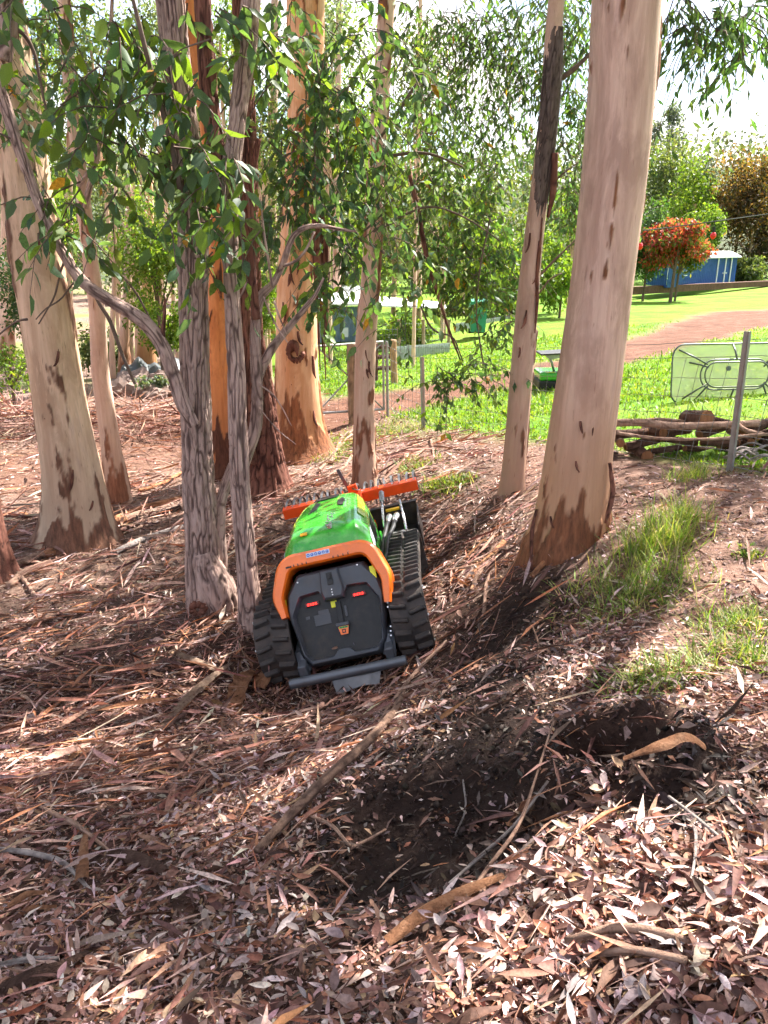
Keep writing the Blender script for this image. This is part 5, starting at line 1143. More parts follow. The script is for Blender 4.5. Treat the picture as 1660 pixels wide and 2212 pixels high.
MB().tube([(.36, 1.30, .36), (.52, 1.30, .36)], .024, 10).tube([(.50, 1.30, .36), (.545, 1.30, .36)], .042, 14).build('hinge_pin', M_STEEL, mach, True, R(40))
MB().tube([(.31, .60, .50), (.36, .72, .42), (.38, .86, .46), (.37, 1.02, .40)], .008, 6).tube([(.33, .50, .45), (.37, .62, .34), (.385, .80, .36)], .007, 6).build('cable', M_SILV, mach, True)
for x_ in (-.17, .17): MB().box((x_, 1.75, .33), (.07, .95, .08), bevel=.01).build('lift_arm', M_RAKE, mach)
# ---- rake
rk = thing('rake', (-.02, 2.36, .50), 'x', 'x', rot=(0, R(1.0), R(2.0))); del rk['label'], rk['category']; rk.parent = mach
MB().box((0, -.01, -.005), (1.31, .095, .10), bevel=.006).build('rake_bar', M_RAKE, rk)
tm_ = MB()
tp = [(0, .03, .03), (0, .13, .055), (0, .24, .05), (0, .34, 0), (0, .39, -.12), (0, .40, -.30)]
tm_.rings([[(-.010, y_, z_), (.010, y_, z_), (.010, y_-.004, z_-.010), (-.010, y_-.004, z_-.010)] for _, y_, z_ in tp], cap0=True, cap1=True)
tine = tm_.mesh('tine'); tine.materials.append(M_STEEL)
bo = MB().tube([(0, 0, 0), (0, 0, .008)], .010, 8).mesh('bolt'); bo.materials.append(M_SILV)
for k in range(19):
    x_ = -.63+.07*k
    if k == 9: continue
    o = bpy.data.objects.new('tine', tine); COL.objects.link(o); o.parent = rk; o.location = (x_, 0, 0); o.rotation_euler = (0, R(random.uniform(-3, 3)), R(random.uniform(-4, 4)))
    for z_ in ((.0425,) if k % 2 else (.0425,)):
        o = bpy.data.objects.new('bolt', bo); COL.objects.link(o); o.parent = rk; o.location = (x_, -.005, z_)
MB().poly([(-.06, -.04, -.10), (-.06, -.04, .10), (-.06, -.16, .03), (-.06, -.16, -.12)], (.014, 0, 0)).poly([(.11, -.04, -.13), (.11, -.04, .08), (.11, -.19, .02), (.11, -.17, -.14)], (.014, 0, 0)).box((.04, -.08, -.01), (.16, .04, .11), bevel=.006).box((.045, .0, .075), (.09, .04, .09), rot=(0, R(-8), 0), bevel=.006).build('rake_bracket', M_RAKE, rk)
MB().box((.085, -.02, .07), (.10, .018, .012), rot=(0, R(30), 0)).build('rake_pin', M_SILV, rk)
MB().box((-.02, .005, .19), (.032, .012, .25), rot=(R(14), R(-12), 0), bevel=.002).build('jockey_leg', M_STEEL, rk)
MB().rings([[(-.125+a*.035, -.20+b*.035, z_) for a, b in ((-1, -1), (1, -1), (1, 1), (-1, 1))] for z_ in (-.1, .08)], cap0=True).rings([[(-.125+a*.028, -.20+b*.028, z_) for a, b in ((-1, -1), (1, -1), (1, 1), (-1, 1))] for z_ in (0, .0795)], cap0=True).build('blue_socket', M_BLUE, rk)

wm = Matrix.Translation(mach.location) @ Matrix.Rotation(MROT[2], 4, 'Z') @ Matrix.Rotation(MROT[1], 4, 'Y') @ Matrix.Rotation(MROT[0], 4, 'X')
for x_, s_, l_, az_, lb in ((-.09, .135, .065, .5, 'curled tan leaf stuck low on the black rear panel'), (.07, .13, .03, 2.0, 'tiny pale leaf scrap on the black rear panel'), (.16, .75, .04, 1.0, 'small brown leaf lying on the orange hoop')):
    o = bpy.data.objects.new('fallen_leaf', protos[int(az_*4) % 10]); COL.objects.link(o); o.location = wm @ SF(x_, s_, -.028 if s_ < .5 else .058); o.scale = (l_,)*3; o.rotation_euler = (R(50), R(-12), az_); tag(o, lb, 'leaf')
# ------------------------------------------------------------------ fence
M_POST = paint('galvanised_post', (.30, .29, .29), .5, .5, .15, dirt=.25, dirtcol=(.2, .15, .12))
M_WIRE = paint('fence_wire', (.20, .20, .205), .5, .6, .1, bump=0)
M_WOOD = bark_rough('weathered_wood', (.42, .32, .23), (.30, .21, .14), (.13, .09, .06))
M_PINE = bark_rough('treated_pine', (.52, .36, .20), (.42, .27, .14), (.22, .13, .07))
def star_post(foot_, top_, label):
    o = thing('fence_post', tuple(foot_), label, 'fence post', 'steel fence posts')
    d = Vector(top_-foot_); L_ = d.length; q = d.to_track_quat('Z', 'X').to_matrix().to_4x4()
    m = MB()
    for a in (90, 210, 330):
        dx, dy = math.cos(R(a)), math.sin(R(a))
        pr = [(-dy*.003, dx*.003, -.3), (dy*.003, -dx*.003, -.3), (dx*.034+dy*.003, dy*.034-dx*.003, -.3), (dx*.034-dy*.003, dy*.034+dx*.003, -.3)]
        m.poly([tuple(q @ Vector(p)) for p in pr], tuple(q @ Vector((0, 0, L_+.3))))
    m.build('shaft', M_POST, o); return o
star_post(P1, at(1617, 716, 6.50), 'grey steel fence post standing before the log pile')
star_post(P2, at(912, 771, 11.1), 'grey steel fence post on the lawn edge right of the gate')
P0 = np.array([P1[0]-FDIR[0]*5, P1[1]-FDIR[1]*5, 0]); P0[2] = gpt(P0[0], P0[1])
GP = at(839, 889, 12.2)
fence = thing('wire_fence', tuple(P1), 'grey square-mesh wire fence strung between the steel posts', 'fence')
HTS = [.06, .20, .34, .50, .66, .83, 1.02, 1.16]
def span(A, B, nv, tA=0, tB=0):
    A = np.array(A); B = np.array(B); nseg = 14
    def g(t, h):
        p = A+(B-A)*t; p = p.copy(); zz = A[2]+(B[2]-A[2])*t; zz = max(zz, gpt(p[0], p[1])-.05) if 0 < t < 1 else zz
        p[2] = zz + h*(1-.03*math.sin(math.pi*t)) + .006*math.sin(t*37+h*19); p[0] += (tA*(1-t)+tB*t)*h; return tuple(p-P1)
    for i, h in enumerate(HTS):
        MB().tube([g(t, h) for t in np.linspace(0, 1, nseg)], .0032, 4).build('wire', M_WIRE, fence)
    for k in range(1, nv): MB().tube([g(k/nv, h) for h in HTS[:7]], .0026, 3).build('wire', M_WIRE, fence)
span(P1, P2, 34, .13); span(P0, P1, 32, .1, .13); span(P2, GP, 10)
# ------------------------------------------------------------------ gate and yard
gt = thing('pipe_gate', tuple(GP), 'galvanised pipe gate with crossed braces behind the slim middle gum', 'gate')
gA, gB = at(838, 884, 12.2), at(836, 738, 12.2); gC, gD = at(684, 748, 11.3), at(684, 893, 11.3)
def rel(p): return tuple(np.array(p)-GP)
MB().tube([rel(gA+np.array([0, 0, -.15])), rel(gB)], .022, 8).build('gate_post', M_POST, gt)
fr = [gA, gB, gC, gD, gA]; fr = [np.array(p)+np.array([-.06, 0, 0]) if i in (0, 1, 4) else p for i, p in enumerate(fr)]
for a, b_ in zip(fr[:-1], fr[1:]): MB().tube([rel(a), rel(b_)], .018, 8).build('gate_rail', M_POST, gt)
MB().tube([rel(fr[0]), rel(fr[2])], .013, 6).build('brace', M_POST, gt); MB().tube([rel(fr[1]), rel(fr[3])], .013, 6).build('brace', M_POST, gt)
for k in range(1, 16):
    t = k/16; MB().tube([rel(fr[0]*(1-t)+fr[3]*t), rel(fr[1]*(1-t)+fr[2]*t)], .0018, 3).build('gate_wire', M_WIRE, gt)
for k in range(1, 8):
    t = k/8; MB().tube([rel(fr[0]*(1-t)+fr[1]*t), rel(fr[3]*(1-t)+fr[2]*t)], .0018, 3).build('gate_wire', M_WIRE, gt)
def post(uvf, uvt, Y, w_, mat, label, cat='post'):
    f, t = at(*uvf, Y), at(*uvt, Y); r_ = w_*.5*pxm(uvf[1], Y)
    o = make('timber_post', trunk_mesh('timber_post', np.array([f-f+np.array([0, 0, -.3]), t-f]), [r_, r_], na_=16, ds=.05, style='rough', depth=.006, seed=int(uvf[0])), None, mat)
    o.location = f; return tag(o, label, cat)
post((765, 905), (762, 742), 11.7, 24, M_WOOD, 'split grey gate post behind the slim middle gum')
post((853, 820), (849, 734), 15.5, 15, M_PINE, 'round treated pine post at the end of the rail fence')
rf = thing('rail_fence', tuple(at(815, 812, 15.6)), 'short dark timber rail fence beside the pine post', 'fence')
rb = np.array(rf.location)
for v in (750, 772, 796): MB().tube([at(795, v, 15.8)-rb, at(856, v-2, 15.6)-rb], .045, 6).build('rail', M_ST2, rf)
MB().tube([at(812, 822, 15.7)-rb, at(812, 742, 15.7)-rb], .05, 8).build('upright', M_ST2, rf)
# low corrugated sheet fence
def corrugated(name, A, B, h0, h1, mat, parent=None, pitch=.09, amp=.018, wave=True):
    A = Vector(A); B = Vector(B); d = B-A; L_ = d.length; n_ = int(L_/pitch*6); nrm = Vector((-d.y, d.x, 0)).normalized()
    m = MB(); m.rings([[A+d*(i/n_)+nrm*amp*math.sin(2*math.pi*(i/n_)*L_/pitch)+Vector((0, 0, h)) for i in range(n_+1)] for h in (h0, h1)], closed=False)
    bmesh.ops.solidify(m.bm, geom=list(m.bm.faces), thickness=.004)
    return m.build(name, mat, parent, True, R(60))
M_ZINC = paint('zinc_sheet', (.52, .55, .58), .45, .4, .1, dirt=.15)
lf = thing('sheet_fence', tuple(at(855, 774, 19.5)), 'low fence of pale corrugated sheet at the garden edge', 'fence'); lb = Vector(lf.location)
corrugated('sheet', (0, 0, -.05), Vector(at(972, 768, 21))-lb+Vector((0, 0, 0)), 0, .34, M_ZINC, lf)
corrugated('sheet', Vector(at(985, 722, 26))-lb, Vector(at(1110, 700, 31))-lb, -.1, .35, M_ZINC, lf)
# garden shed with pale roof
M_SHB = paint('blue_grey_sheet', (.30, .42, .55), .5, .1, .1); M_ROOF = paint('pale_roof_sheet', (.74, .76, .78), .4, .2, .06)
sb = at(700, 745, 24); sh = thing('garden_shed', tuple(sb), 'blue-grey corrugated garden shed with pale roof seen behind the leaves', 'shed'); sv = Vector(sb)
def s24(u, v, Y=24): return Vector(at(u, v, Y))-sv
corrugated('wall', s24(640, 745), s24(776, 741, 24.3), 0, 1.10, M_SHB, sh, .12)
corrugated('wall', s24(776, 741, 24.3), s24(790, 725, 27), 0, 1.10, M_SHB, sh, .12)
MB().rings([[s24(625, 664, 23.6), s24(785, 660, 23.9), s24(785, 655, 23.9), s24(625, 659, 23.6)], [s24(640, 618, 27.5), s24(790, 616, 27.7), s24(790, 613, 27.7), s24(640, 615, 27.5)]], cap0=True, cap1=True).build('roof', M_ROOF, sh)
MB().rings([[s24(785, 661, 24), s24(965, 668, 24), s24(965, 665, 24), s24(785, 658, 24)], [s24(790, 640, 28), s24(960, 655, 28), s24(960, 653, 28), s24(790, 637, 28)]], cap0=True, cap1=True).build('awning', M_ROOF, sh)
for u in (812, 850, 905, 960): MB().tube([s24(u, 750, 24.2), s24(u, 664, 24.2)], .05, 8).build('awning_post', M_WOOD, sh)
MB().box(s24(745, 718, 23.9), (.22, .03, .28)).build('window', M_STK, sh)
cw = thing('wire_pen', tuple(at(800, 765, 22)), 'chicken wire pen around garden plants under the awning', 'pen'); cb = np.array(cw.location)
for v in (700, 712, 724, 736, 748, 756): MB().tube([at(805, v, 22)-cb, at(975, v-2, 22.6)-cb], .006, 3).build('pen_wire', M_WIRE, cw)
for k in range(24): MB().tube([at(805+7.2*k, 760, 22)-cb, at(805+7.2*k, 698, 22)-cb], .005, 3).build('pen_wire', M_WIRE, cw)
for u in (806, 862, 915, 970): MB().tube([at(u, 768, 22)-cb, at(u, 690, 22)-cb], .045, 8).build('pen_post', M_WOOD, cw)
# green bin
bb = at(1031, 722, 24); bn = thing('wheelie_bin', tuple(bb), 'green wheelie bin at the garden edge', 'bin')
mg = paint('bin_green', (.02, .22, .13), .5)
MB().rings([[(x_*k, y_*k, z_) for x_, y_ in ((-.26, -.28), (.26, -.28), (.26, .28), (-.26, .28))] for k, z_ in ((.8, .08), (1, .95))], cap0=True, cap1=True).build('body', mg, bn)
MB().box((0, .02, .98), (.56, .62, .05), rot=(R(4), 0, 0), bevel=.02).build('lid', mg, bn); MB().tube([(-.24, .28, .09), (.24, .28, .09)], .09, 12).build('wheels', M_BLACK, bn)
# ------------------------------------------------------------------ firewood
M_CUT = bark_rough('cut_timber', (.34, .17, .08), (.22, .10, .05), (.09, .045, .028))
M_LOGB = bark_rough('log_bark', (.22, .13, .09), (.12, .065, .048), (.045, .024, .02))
rl = random.Random(3)
side_words = ['nearest the huge trunk', 'left of the middle', 'at the middle', 'before the steel post', 'right of the steel post', 'at the right edge']
def log(x_, y_, z_, r_, L_, ax, label, mat=M_LOGB):
    o = thing('firewood_log', (x_, y_, z_), label, 'log', 'firewood in the pile')
    d = norm(np.array(ax, float)); P_ = np.array([-d*L_/2, d*0, d*L_/2])
    make('bark', trunk_mesh('bark', P_, [r_*1.03, r_, r_*.97], na_=18, ds=.05, style='rough', seed=rl.randint(0, 99), depth=r_*.12), o, mat)
    for s_ in (-1, 1): MB().tube([tuple(d*L_/2*s_*1.0), tuple(d*(L_/2+.012)*s_)], [r_*.93, r_*.90], 14).build('cut_face', M_CUT, o)
    return o
ORD = ['first', 'second', 'third', 'fourth', 'fifth', 'sixth', 'seventh', 'eighth', 'ninth', 'tenth', 'eleventh', 'twelfth', 'thirteenth', 'fourteenth', 'fifteenth', 'sixteenth', 'seventeenth', 'eighteenth', 'nineteenth', 'twentieth', 'twenty-first', 'twenty-second', 'twenty-third', 'twenty-fourth', 'twenty-fifth']
for row in range(4):
    x_ = 2.15+.06*row; ct_ = 0
    while x_ < 4.75:
        r_ = rl.uniform(.035, .068); yy = 7.45-.10*(x_-3)+rl.uniform(-.05, .12); zz = gpt(x_, yy)+.04+row*.098+rl.uniform(-.015, .015)
        if not (row == 3 and (3.45 < x_ < 3.85 or rl.random() < .45)):
            wd = ORD[ct_]+' from the huge trunk'; ct_ += 1
            if rl.random() < .5: log(x_+r_, yy, zz, r_, rl.uniform(.28, .42), (rl.uniform(-.35, .35), -1, rl.uniform(-.12, .12)), f"{['bottom', 'second', 'third', 'top'][row]} row firewood log, end on, {wd}"); x_ += 2*r_+rl.uniform(.0, .02)
            else: log(x_+.17, yy, zz, r_*.8, .34, (1, rl.uniform(-.5, .5), rl.uniform(-.25, .25)), f"{['bottom', 'second', 'third', 'top'][row]} row firewood log, lying sideways, {wd}"); x_ += .35
        else: x_ += .16
def long_branch(uv, w_, Y, label, mat=M_ST1):
    P_ = [at(u, v, Y+dy) for u, v, dy in uv]; b = P_[0]
    o = make('long_branch', trunk_mesh('long_branch', np.array(P_)-b, [w_*.5*pxm(900, Y)]*len(P_), na_=14, ds=.03, style='rough', seed=len(uv), depth=.004), None, mat); o.location = b; return tag(o, label, 'branch')
long_branch([(1312, 914, .05), (1400, 912, 0), (1440, 922, 0), (1520, 920, 0), (1580, 918, 0), (1640, 914, .05)], 17, 7.25, 'thick branch laid along the top of the log pile')
long_branch([(1325, 934, 0), (1400, 946, 0), (1480, 950, -.02), (1560, 948, 0), (1650, 938, 0), (1700, 936, 0)], 8, 7.1, 'thin long stick across the front of the log pile')
long_branch([(1340, 918, .1), (1420, 905, .15), (1480, 912, .1)], 9, 7.4, 'short crooked branch on top of the pile near the huge trunk')
long_branch([(1590, 915, 0), (1610, 930, 0), (1650, 938, 0)], 10, 7.2, 'curved branch at the right end of the pile')
log(*at(1505, 905, 7.5), .09, .3, (.3, -1, .2), 'rounded split log sticking up highest on the pile')
# small brush heap right of the post
for j in range(14):
    u, v = rl.uniform(1590, 1665), rl.uniform(960, 1015); stick('brush_twig', [(u-30, v+rl.uniform(-12, 12), .05), (u, v, .12), (u+28, v+rl.uniform(-12, 12), .06)], rl.uniform(3, 6), M_ST4, 'thin grey twig in the brush heap right of the steel post', 'twig', 'twigs in the brush heap')
# ------------------------------------------------------------------ table lying on its side
k = NT('table_glass'); p = k.n('BsdfPrincipled'); p.inputs['Base Color'].default_value = (.74, .76, .60, 1); p.inputs['Roughness'].default_value = .25
tb_ = k.n('BsdfTransparent'); tb_.inputs['Color'].default_value = (.95, .96, .84, 1); ms = k.n('MixShader'); ms.inputs[0].default_value = .38
k.t.links.new(tb_.outputs[0], ms.inputs[1]); k.t.links.new(p.outputs[0], ms.inputs[2]); k.t.links.new(ms.outputs[0], k.out.inputs['Surface']); M_GLASS = k.m
M_TUBE = paint('table_tube', (.10, .11, .11), .4, .5, .1)
ty = 10.6; tf = at(1575, 872, ty); tab = thing('patio_table', tuple(tf), 'glass patio table tipped on its edge on the lawn', 'table', rot=(R(-8), 0, R(8)))
tw, thh = .86, .40; m_ = pxm(810, ty)
def rrect(a, b_, r_, n_=8): return [(sx*(a-r_)+r_*math.cos(t), sz*(b_-r_)+r_*math.sin(t)) for sx, sz, t0 in ((1, 1, 0), (-1, 1, 90), (-1, -1, 180), (1, -1, 270)) for t in [R(t0+90*i/n_) for i in range(n_+1)]]
rr = rrect(tw, thh, .17)
MB().poly([(x_, 0, z_+.41) for x_, z_ in rr], (0, .006, 0)).build('glass_top', M_GLASS, tab)
MB().tube([(x_, -.002, z_+.41) for x_, z_ in rr+rr[:1]], .011, 8).build('rim', M_TUBE, tab, True)
def oval(a, b_, y_): return [(x_, y_, z_+.40) for x_, z_ in rrect(a, b_, b_*.98)]
for a, b_, y_ in ((.50, .20, -.10), (.47, .165, -.16)):
    q = oval(a, b_, y_); MB().tube(q+q[:1], .011, 8).build('ring', M_TUBE, tab, True)
for x_, z_, x2, z2 in ((-.78, .33, -.42, .14), (-.70, -.33, -.42, -.12), (-.55, -.38, -.40, -.14), (-.62, .16, -.40, .10), (.78, .33, .42, .14), (.70, -.33, .42, -.12), (0, .39, 0, .20), (-.03, -.40, -.02, -.19), (.6, .2, .4, .1), (.56, -.38, .40, -.14)):
    MB().tube([(x_, -.01, z_+.41), ((x_+x2)/2, -.08, (z_+z2)/2+.41), (x2, -.13, z2+.40)], .012, 8).build('leg', M_TUBE, tab, True)
MB().tube([(-.04, -.012, .48), (-.04, .0, .48)], .035, 16).build('hub_cap', M_TUBE, tab)
# ------------------------------------------------------------------ second small machine on the lawn
y2 = 13.6; c2 = at(1200, 846, y2); m2 = thing('garden_robot', tuple(c2), 'small green and black garden machine half hidden behind the huge trunk', 'mower'); s2 = pxm(820, y2)
MB().box((0, .25, .10), (.62, .7, .19), bevel=.02).build('black_base', M_BLACK, m2)
MB().box((0, .25, .27), (.60, .66, .15), bevel=.04).build('green_body', M_GREEN, m2)
MB().box((-.12, -.02, .345), (.16, .14, .01), bevel=.003).build('top_panel', M_YST, m2)
MB().tube([(-.02, .1, .33), (-.08, .1, .50), (-.17, .1, .66)], .022, 8).build('arm', M_STEEL, m2, True); MB().tube([(.13, .1, .33), (.10, .1, .5), (.12, .1, .56), (.2, .1, .57)], .018, 8).build('handle', M_BLACK, m2, True)
MB().poly([(-.24, -.05, .66), (-.14, -.05, .56), (.05, -.05, .60), (.05, -.05, .66)], (0, .3, 0)).build('canopy_bracket', M_STEEL, m2)
MB().box((.1, .1, .68), (.85, .5, .03), rot=(0, R(-3), 0), bevel=.01).build('canopy', M_BLACK, m2)
# ------------------------------------------------------------------ blue shed on the rise
M_BLU = paint('blue_sheet', (.05, .15, .46), .45, .1, .08); M_WH = paint('white_trim', (.75, .78, .82), .5, 0, .05)
fA, fB, fC = at(1375, 628, 44), at(1440, 622, 46), at(1586, 609, 54)
bsd = thing('blue_shed', tuple(fB), 'long blue corrugated shed with white door trim on the rise', 'shed'); bv = Vector(fB)
fc = Vector(fC)-bv; H = 1.55
corrugated('wall', (0, 0, 0), fc, 0, H, M_BLU, bsd, .28, .03); corrugated('end_wall', Vector((-.3, 3, .1)), (0, 0, 0), 0, H, M_BLU, bsd, .28, .03); corrugated('end_wall', fc, fc+Vector((.8, 3, .1)), 0, H, M_BLU, bsd, .28, .03)
MB().rings([[(-.15, -.2, H), fc+Vector((.2, -.2, H)), fc+Vector((.2, -.2, H+.07)), (-.15, -.2, H+.07)], [(-.4, 3.1, H+.35), fc+Vector((.9, 3.1, H+.35)), fc+Vector((.9, 3.1, H+.42)), (-.4, 3.1, H+.42)]], cap0=True, cap1=True).build('roof', M_WH, bsd)
nv = Vector((fc.y, -fc.x, 0)).normalized()*.07
for f in (.68, .80, .895): MB().tube([fc*f+nv, fc*f+nv+Vector((0, 0, H))], .045, 6).build('door_trim', M_WH, bsd)
for f in (.22, .785, .815): MB().box(fc*f+nv+Vector((0, 0, .62)), (.18, .06, .06)).build('handle', M_WH, bsd)
rw = thing('retaining_wall', tuple(fA), 'dark low retaining wall below the blue shed', 'wall')
MB().rings([[Vector(fA)-Vector(fA)+Vector((-2, -.5, -.3)), Vector(fC)-Vector(fA)+Vector((2.2, -1.2, -.2)), Vector(fC)-Vector(fA)+Vector((2.2, -1.2, .12)), Vector((-2, -.5, .15))], [Vector((-2, .1, -.3)), Vector(fC)-Vector(fA)+Vector((2.2, -.5, -.2)), Vector(fC)-Vector(fA)+Vector((2.2, -.5, .12)), Vector((-2, .1, .15))]], cap0=True, cap1=True).build('sleeper', M_ST2, rw)
for j in range(9):
    g = G(1388+14*j, 634-1.5*j); mbr = MB(); rr_ = rl.uniform(.12, .2)
    bmesh.ops.create_icosphere(mbr.bm, subdivisions=2, radius=rr_)
    for v_ in mbr.bm.verts: v_.co *= 1+.25*float(noise(np.array(v_.co)[None]*6+j*3)[0]); v_.co.z *= .7
    o = mbr.build('edging_stone', paint('pale_stone', (.42, .39, .36), .85, 0, .2, scale=5), None); o.location = (g[0], g[1]-.4, gpt(g[0], g[1]-.4)+.03); tag(o, 'pale edging stone along the foot of the retaining wall', 'stone', 'edging stones below the blue shed')
# string light
sw = thing('string_light', tuple(at(1660, 470, 16)), 'festoon cable with a red bulb hanging before the far trees', 'light'); wb = np.array(sw.location)
MB().tube([at(1390, 498, 15.5)-wb, at(1440, 492, 15.7)-wb, at(1545, 478, 16)-wb, at(1660, 462, 16.5)-wb, at(1800, 430, 17)-wb], .011, 5).build('cable', M_BLACK, sw)
for u, v in ((1545, 478), (1386, 500)):
    c_ = at(u, v, 16 if u > 1500 else 15.5)-wb
    MB().tube([c_, c_+np.array([0, 0, -.11])], .008, 5).tube([c_+np.array([0, 0, -.10]), c_+np.array([0, 0, -.2])], .03, 8).build('socket', M_BLACK, sw)
    MB().tube([c_+np.array([0, 0, -.2]), c_+np.array([0, 0, -.24]), c_+np.array([0, 0, -.29]), c_+np.array([0, 0, -.33])], [.03, .055, .055, .02], 12).build('bulb', paint('red_bulb', (.75, .02, .02), .2, bump=0), sw, True)
# ------------------------------------------------------------------ rubble and tarp on the left
M_RK = paint('rubble_stone', (.19, .13, .105), .9, 0, .3, scale=4); rocks = []
for j in range(6):
    mbr = MB(); bmesh.ops.create_icosphere(mbr.bm, subdivisions=2, radius=1)
    for v_ in mbr.bm.verts: v_.co *= 1+.32*float(noise(np.array(v_.co)[None]*1.6+j*5.1)[0]); v_.co.z *= .65
    me = mbr.mesh('rubble_stone'); me.materials.append(M_RK); rocks.append(me)
for j in range(34):
    u = 228+rl.random()*165; row = rl.random(); Yr = 14.2+row*1.2; g0_ = G(u, 862-row*22); r_ = rl.uniform(.10, .24)
    o = bpy.data.objects.new('rubble_stone', rocks[j % 6]); COL.objects.link(o); o.location = (g0_[0], g0_[1], gpt(g0_[0], g0_[1])+r_*.35+row*.3*rl.random()); o.scale = (r_*1.2, r_, r_*.9); o.rotation_euler = (rl.random(), rl.random(), rl.random()*6)
    tag(o, 'rough pinkish stone in the rubble heap at the left background', 'stone', 'stones of the rubble heap')
tp_ = MB(); gx_ = np.linspace(0, 1, 26); tb0 = at(255, 812, 15.8); tb1 = at(385, 800, 16.6)
tp_.rings([[tuple(tb0+(tb1-tb0)*a+np.array([0, 1.4*c_, -.05+.28*math.sin(math.pi*min(1, c_*1.15))*(.7+.3*math.sin(a*9))+.06*math.sin(a*23+c_*7)])-tb0) for a in gx_] for c_ in np.linspace(0, 1, 14)], closed=False)
o = tp_.build('tarpaulin', paint('grey_tarp', (.055, .065, .07), .45, 0, .15), None, True); o.location = tb0; tag(o, 'crumpled grey tarpaulin over the heap at the left background', 'tarpaulin')
# brush windrow on the left
n = 2600; x_ = -7.5+rng.random(n)*5.6; y_ = 11.2+.55*rng.standard_normal(n)+.1*(x_+5); hgt = .05+.35*rng.random(n)*np.exp(-((y_-11.2-.1*(x_+5))/.6)**2)
P_ = np.stack([x_, y_, gz(x_, y_)+hgt], -1); D_ = rand_unit(n); D_[:, 2] *= .3; L_ = .25+.5*rng.random(n)
V, F, CC = leaf_arrays(P_, D_, rand_unit(n), L_, .012+.012*rng.random(n), pick(STP, n, .25, STQ), 1, .8, .1)
tag(make('brush_heap', mesh_np('brush_heap', V, F, False, {'Col': CC}), None, M_LITTER, 'stuff'), 'low windrow of dead twigs behind the cream gum', 'brush')

# ------------------------------------------------------------------ background trees and bushes
YG = np.array([(.13, .21, .03), (.17, .26, .035), (.10, .18, .03), (.22, .30, .05)])
OG = np.array([(.10, .13, .05), (.13, .16, .06), (.08, .12, .05), (.15, .17, .07)])
DG = np.array([(.04, .08, .03), (.05, .10, .035), (.06, .10, .04)])
GY = np.array([(.12, .16, .11), (.10, .14, .10), (.15, .18, .12)])
OB = np.array([(.20, .11, .045), (.16, .10, .045), (.11, .09, .04), (.26, .14, .05), (.09, .08, .04)])
RD = np.array([(.42, .06, .06), (.50, .12, .105), (.36, .05, .05), (.17, .18, .05), (.13, .17, .045)])
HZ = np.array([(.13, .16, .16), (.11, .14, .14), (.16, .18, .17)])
def bush(name, u, v, Y, ru, rv, n, pal, label, cat='tree', lpx=7.5, clumps=16, trunk=True, group='background trees and bushes', vf=None, sparse=1.0, squash=.8):
    m = pxm(v, Y); c = at(u, v, Y); fx = c.copy(); fx[2] = gpt(c[0], c[1]) if Y < 90 else float(gz0(np.array([c[0]]), np.array([c[1]]))[0])
    o = thing(name, tuple(fx), label, cat, group); rx, rz = ru*m, rv*m; ry = rx*squash
    cl = rand_unit(clumps)*(rng.random((clumps, 1))**.3)*.78; cl[:, 0] *= rx; cl[:, 1] *= ry; cl[:, 2] *= rz; cl += c
    lo = fx[2]+.05
    cl[:, 2] = np.maximum(cl[:, 2], lo+.2*rz*.2)
    n = int(n*1.3); per = n//clumps; leaf = (lpx+3)*m
    P_ = np.repeat(cl, per, 0); rr_ = rand_unit(len(P_))*(rng.random((len(P_), 1))**.45)*np.repeat(.30+.30*rng.random((clumps, 1)), per, 0)*sparse
    P_ = P_ + rr_*np.array([rx, ry, rz]); P_ = P_[P_[:, 2] > lo]
    if Y < 27: P_ = P_[rng.random(len(P_)) > .9*lit_patches(*shadow_xy(P_))]
    k_ = len(P_)
    D_ = rand_unit(k_)+np.array([0, 0, -.6]); C_ = pick(pal, k_, .22)
    V, F, CC = leaf_arrays(P_-fx, D_, rand_unit(k_)+np.array([0, 0, .4]), leaf*(.6+.8*rng.random(k_)), leaf*.45*(.7+.6*rng.random(k_)), C_, 0)
    make('crown', mesh_np('crown', V, F, False, {'Col': CC}), o, M_LEAF, 'stuff')
    if trunk:
        tm = MB(); hgt_ = c[2]-fx[2]
        tm.tube([(0, 0, -.3), (.02*rx, 0, hgt_*.4), (.05*rx, 0, hgt_)], [max(.03, rx*.05), max(.025, rx*.04), max(.02, rx*.025)], 8)
        for q in cl[:7]: tm.tube([(.03*rx, 0, hgt_*.55), tuple((np.array([.03*rx, 0, hgt_*.55])+q-fx)/2+np.array([0, 0, .1*rz])), tuple(q-fx)], [max(.018, rx*.025), max(.012, rx*.016), .006], 6)
        tm.build('trunk', B_T9 if cat == 'tree' else B_TW, o)
    return o
# left wood
for j, (u, v, Y, ru, rv, pal) in enumerate([(40, 130, 17, 120, 170, OG), (190, 90, 19, 120, 150, DG), (330, 130, 18, 110, 170, OG), (470, 90, 20, 110, 160, GY), (560, 260, 17, 80, 170, DG), (700, 110, 19, 110, 150, OG), (800, 330, 21, 90, 150, YG), (900, 180, 18, 100, 160, OG), (280, 420, 20, 110, 130, DG), (110, 480, 18, 90, 150, OG), (480, 520, 22, 90, 130, GY), (960, 470, 24, 100, 130, DG)]):
    bush('gum_tree', u, v, Y, ru, rv, 1900, [YG, OG*1.2, GY*1.2][j % 3], 'background gum ' + ['filling the top left corner', 'above the slim pale gum', 'left of the furrowed gum top', 'behind the furrowed gum top', 'low between forked stem and big orange gum', 'high behind the big orange gum', 'behind the middle of the slim middle gum', 'high right of the slim middle gum', 'behind the yellow-green bush at the left', 'between the two left gums', 'behind the orange stem', 'right of the slim middle gum at mid height'][j], 'tree', 7.5, 18, sparse=.9)
bush('shrub', 330, 560, 15.5, 110, 150, 5000, YG, 'sunlit yellow-green bush between the slim pale gum and the furrowed gum', 'bush', 7)
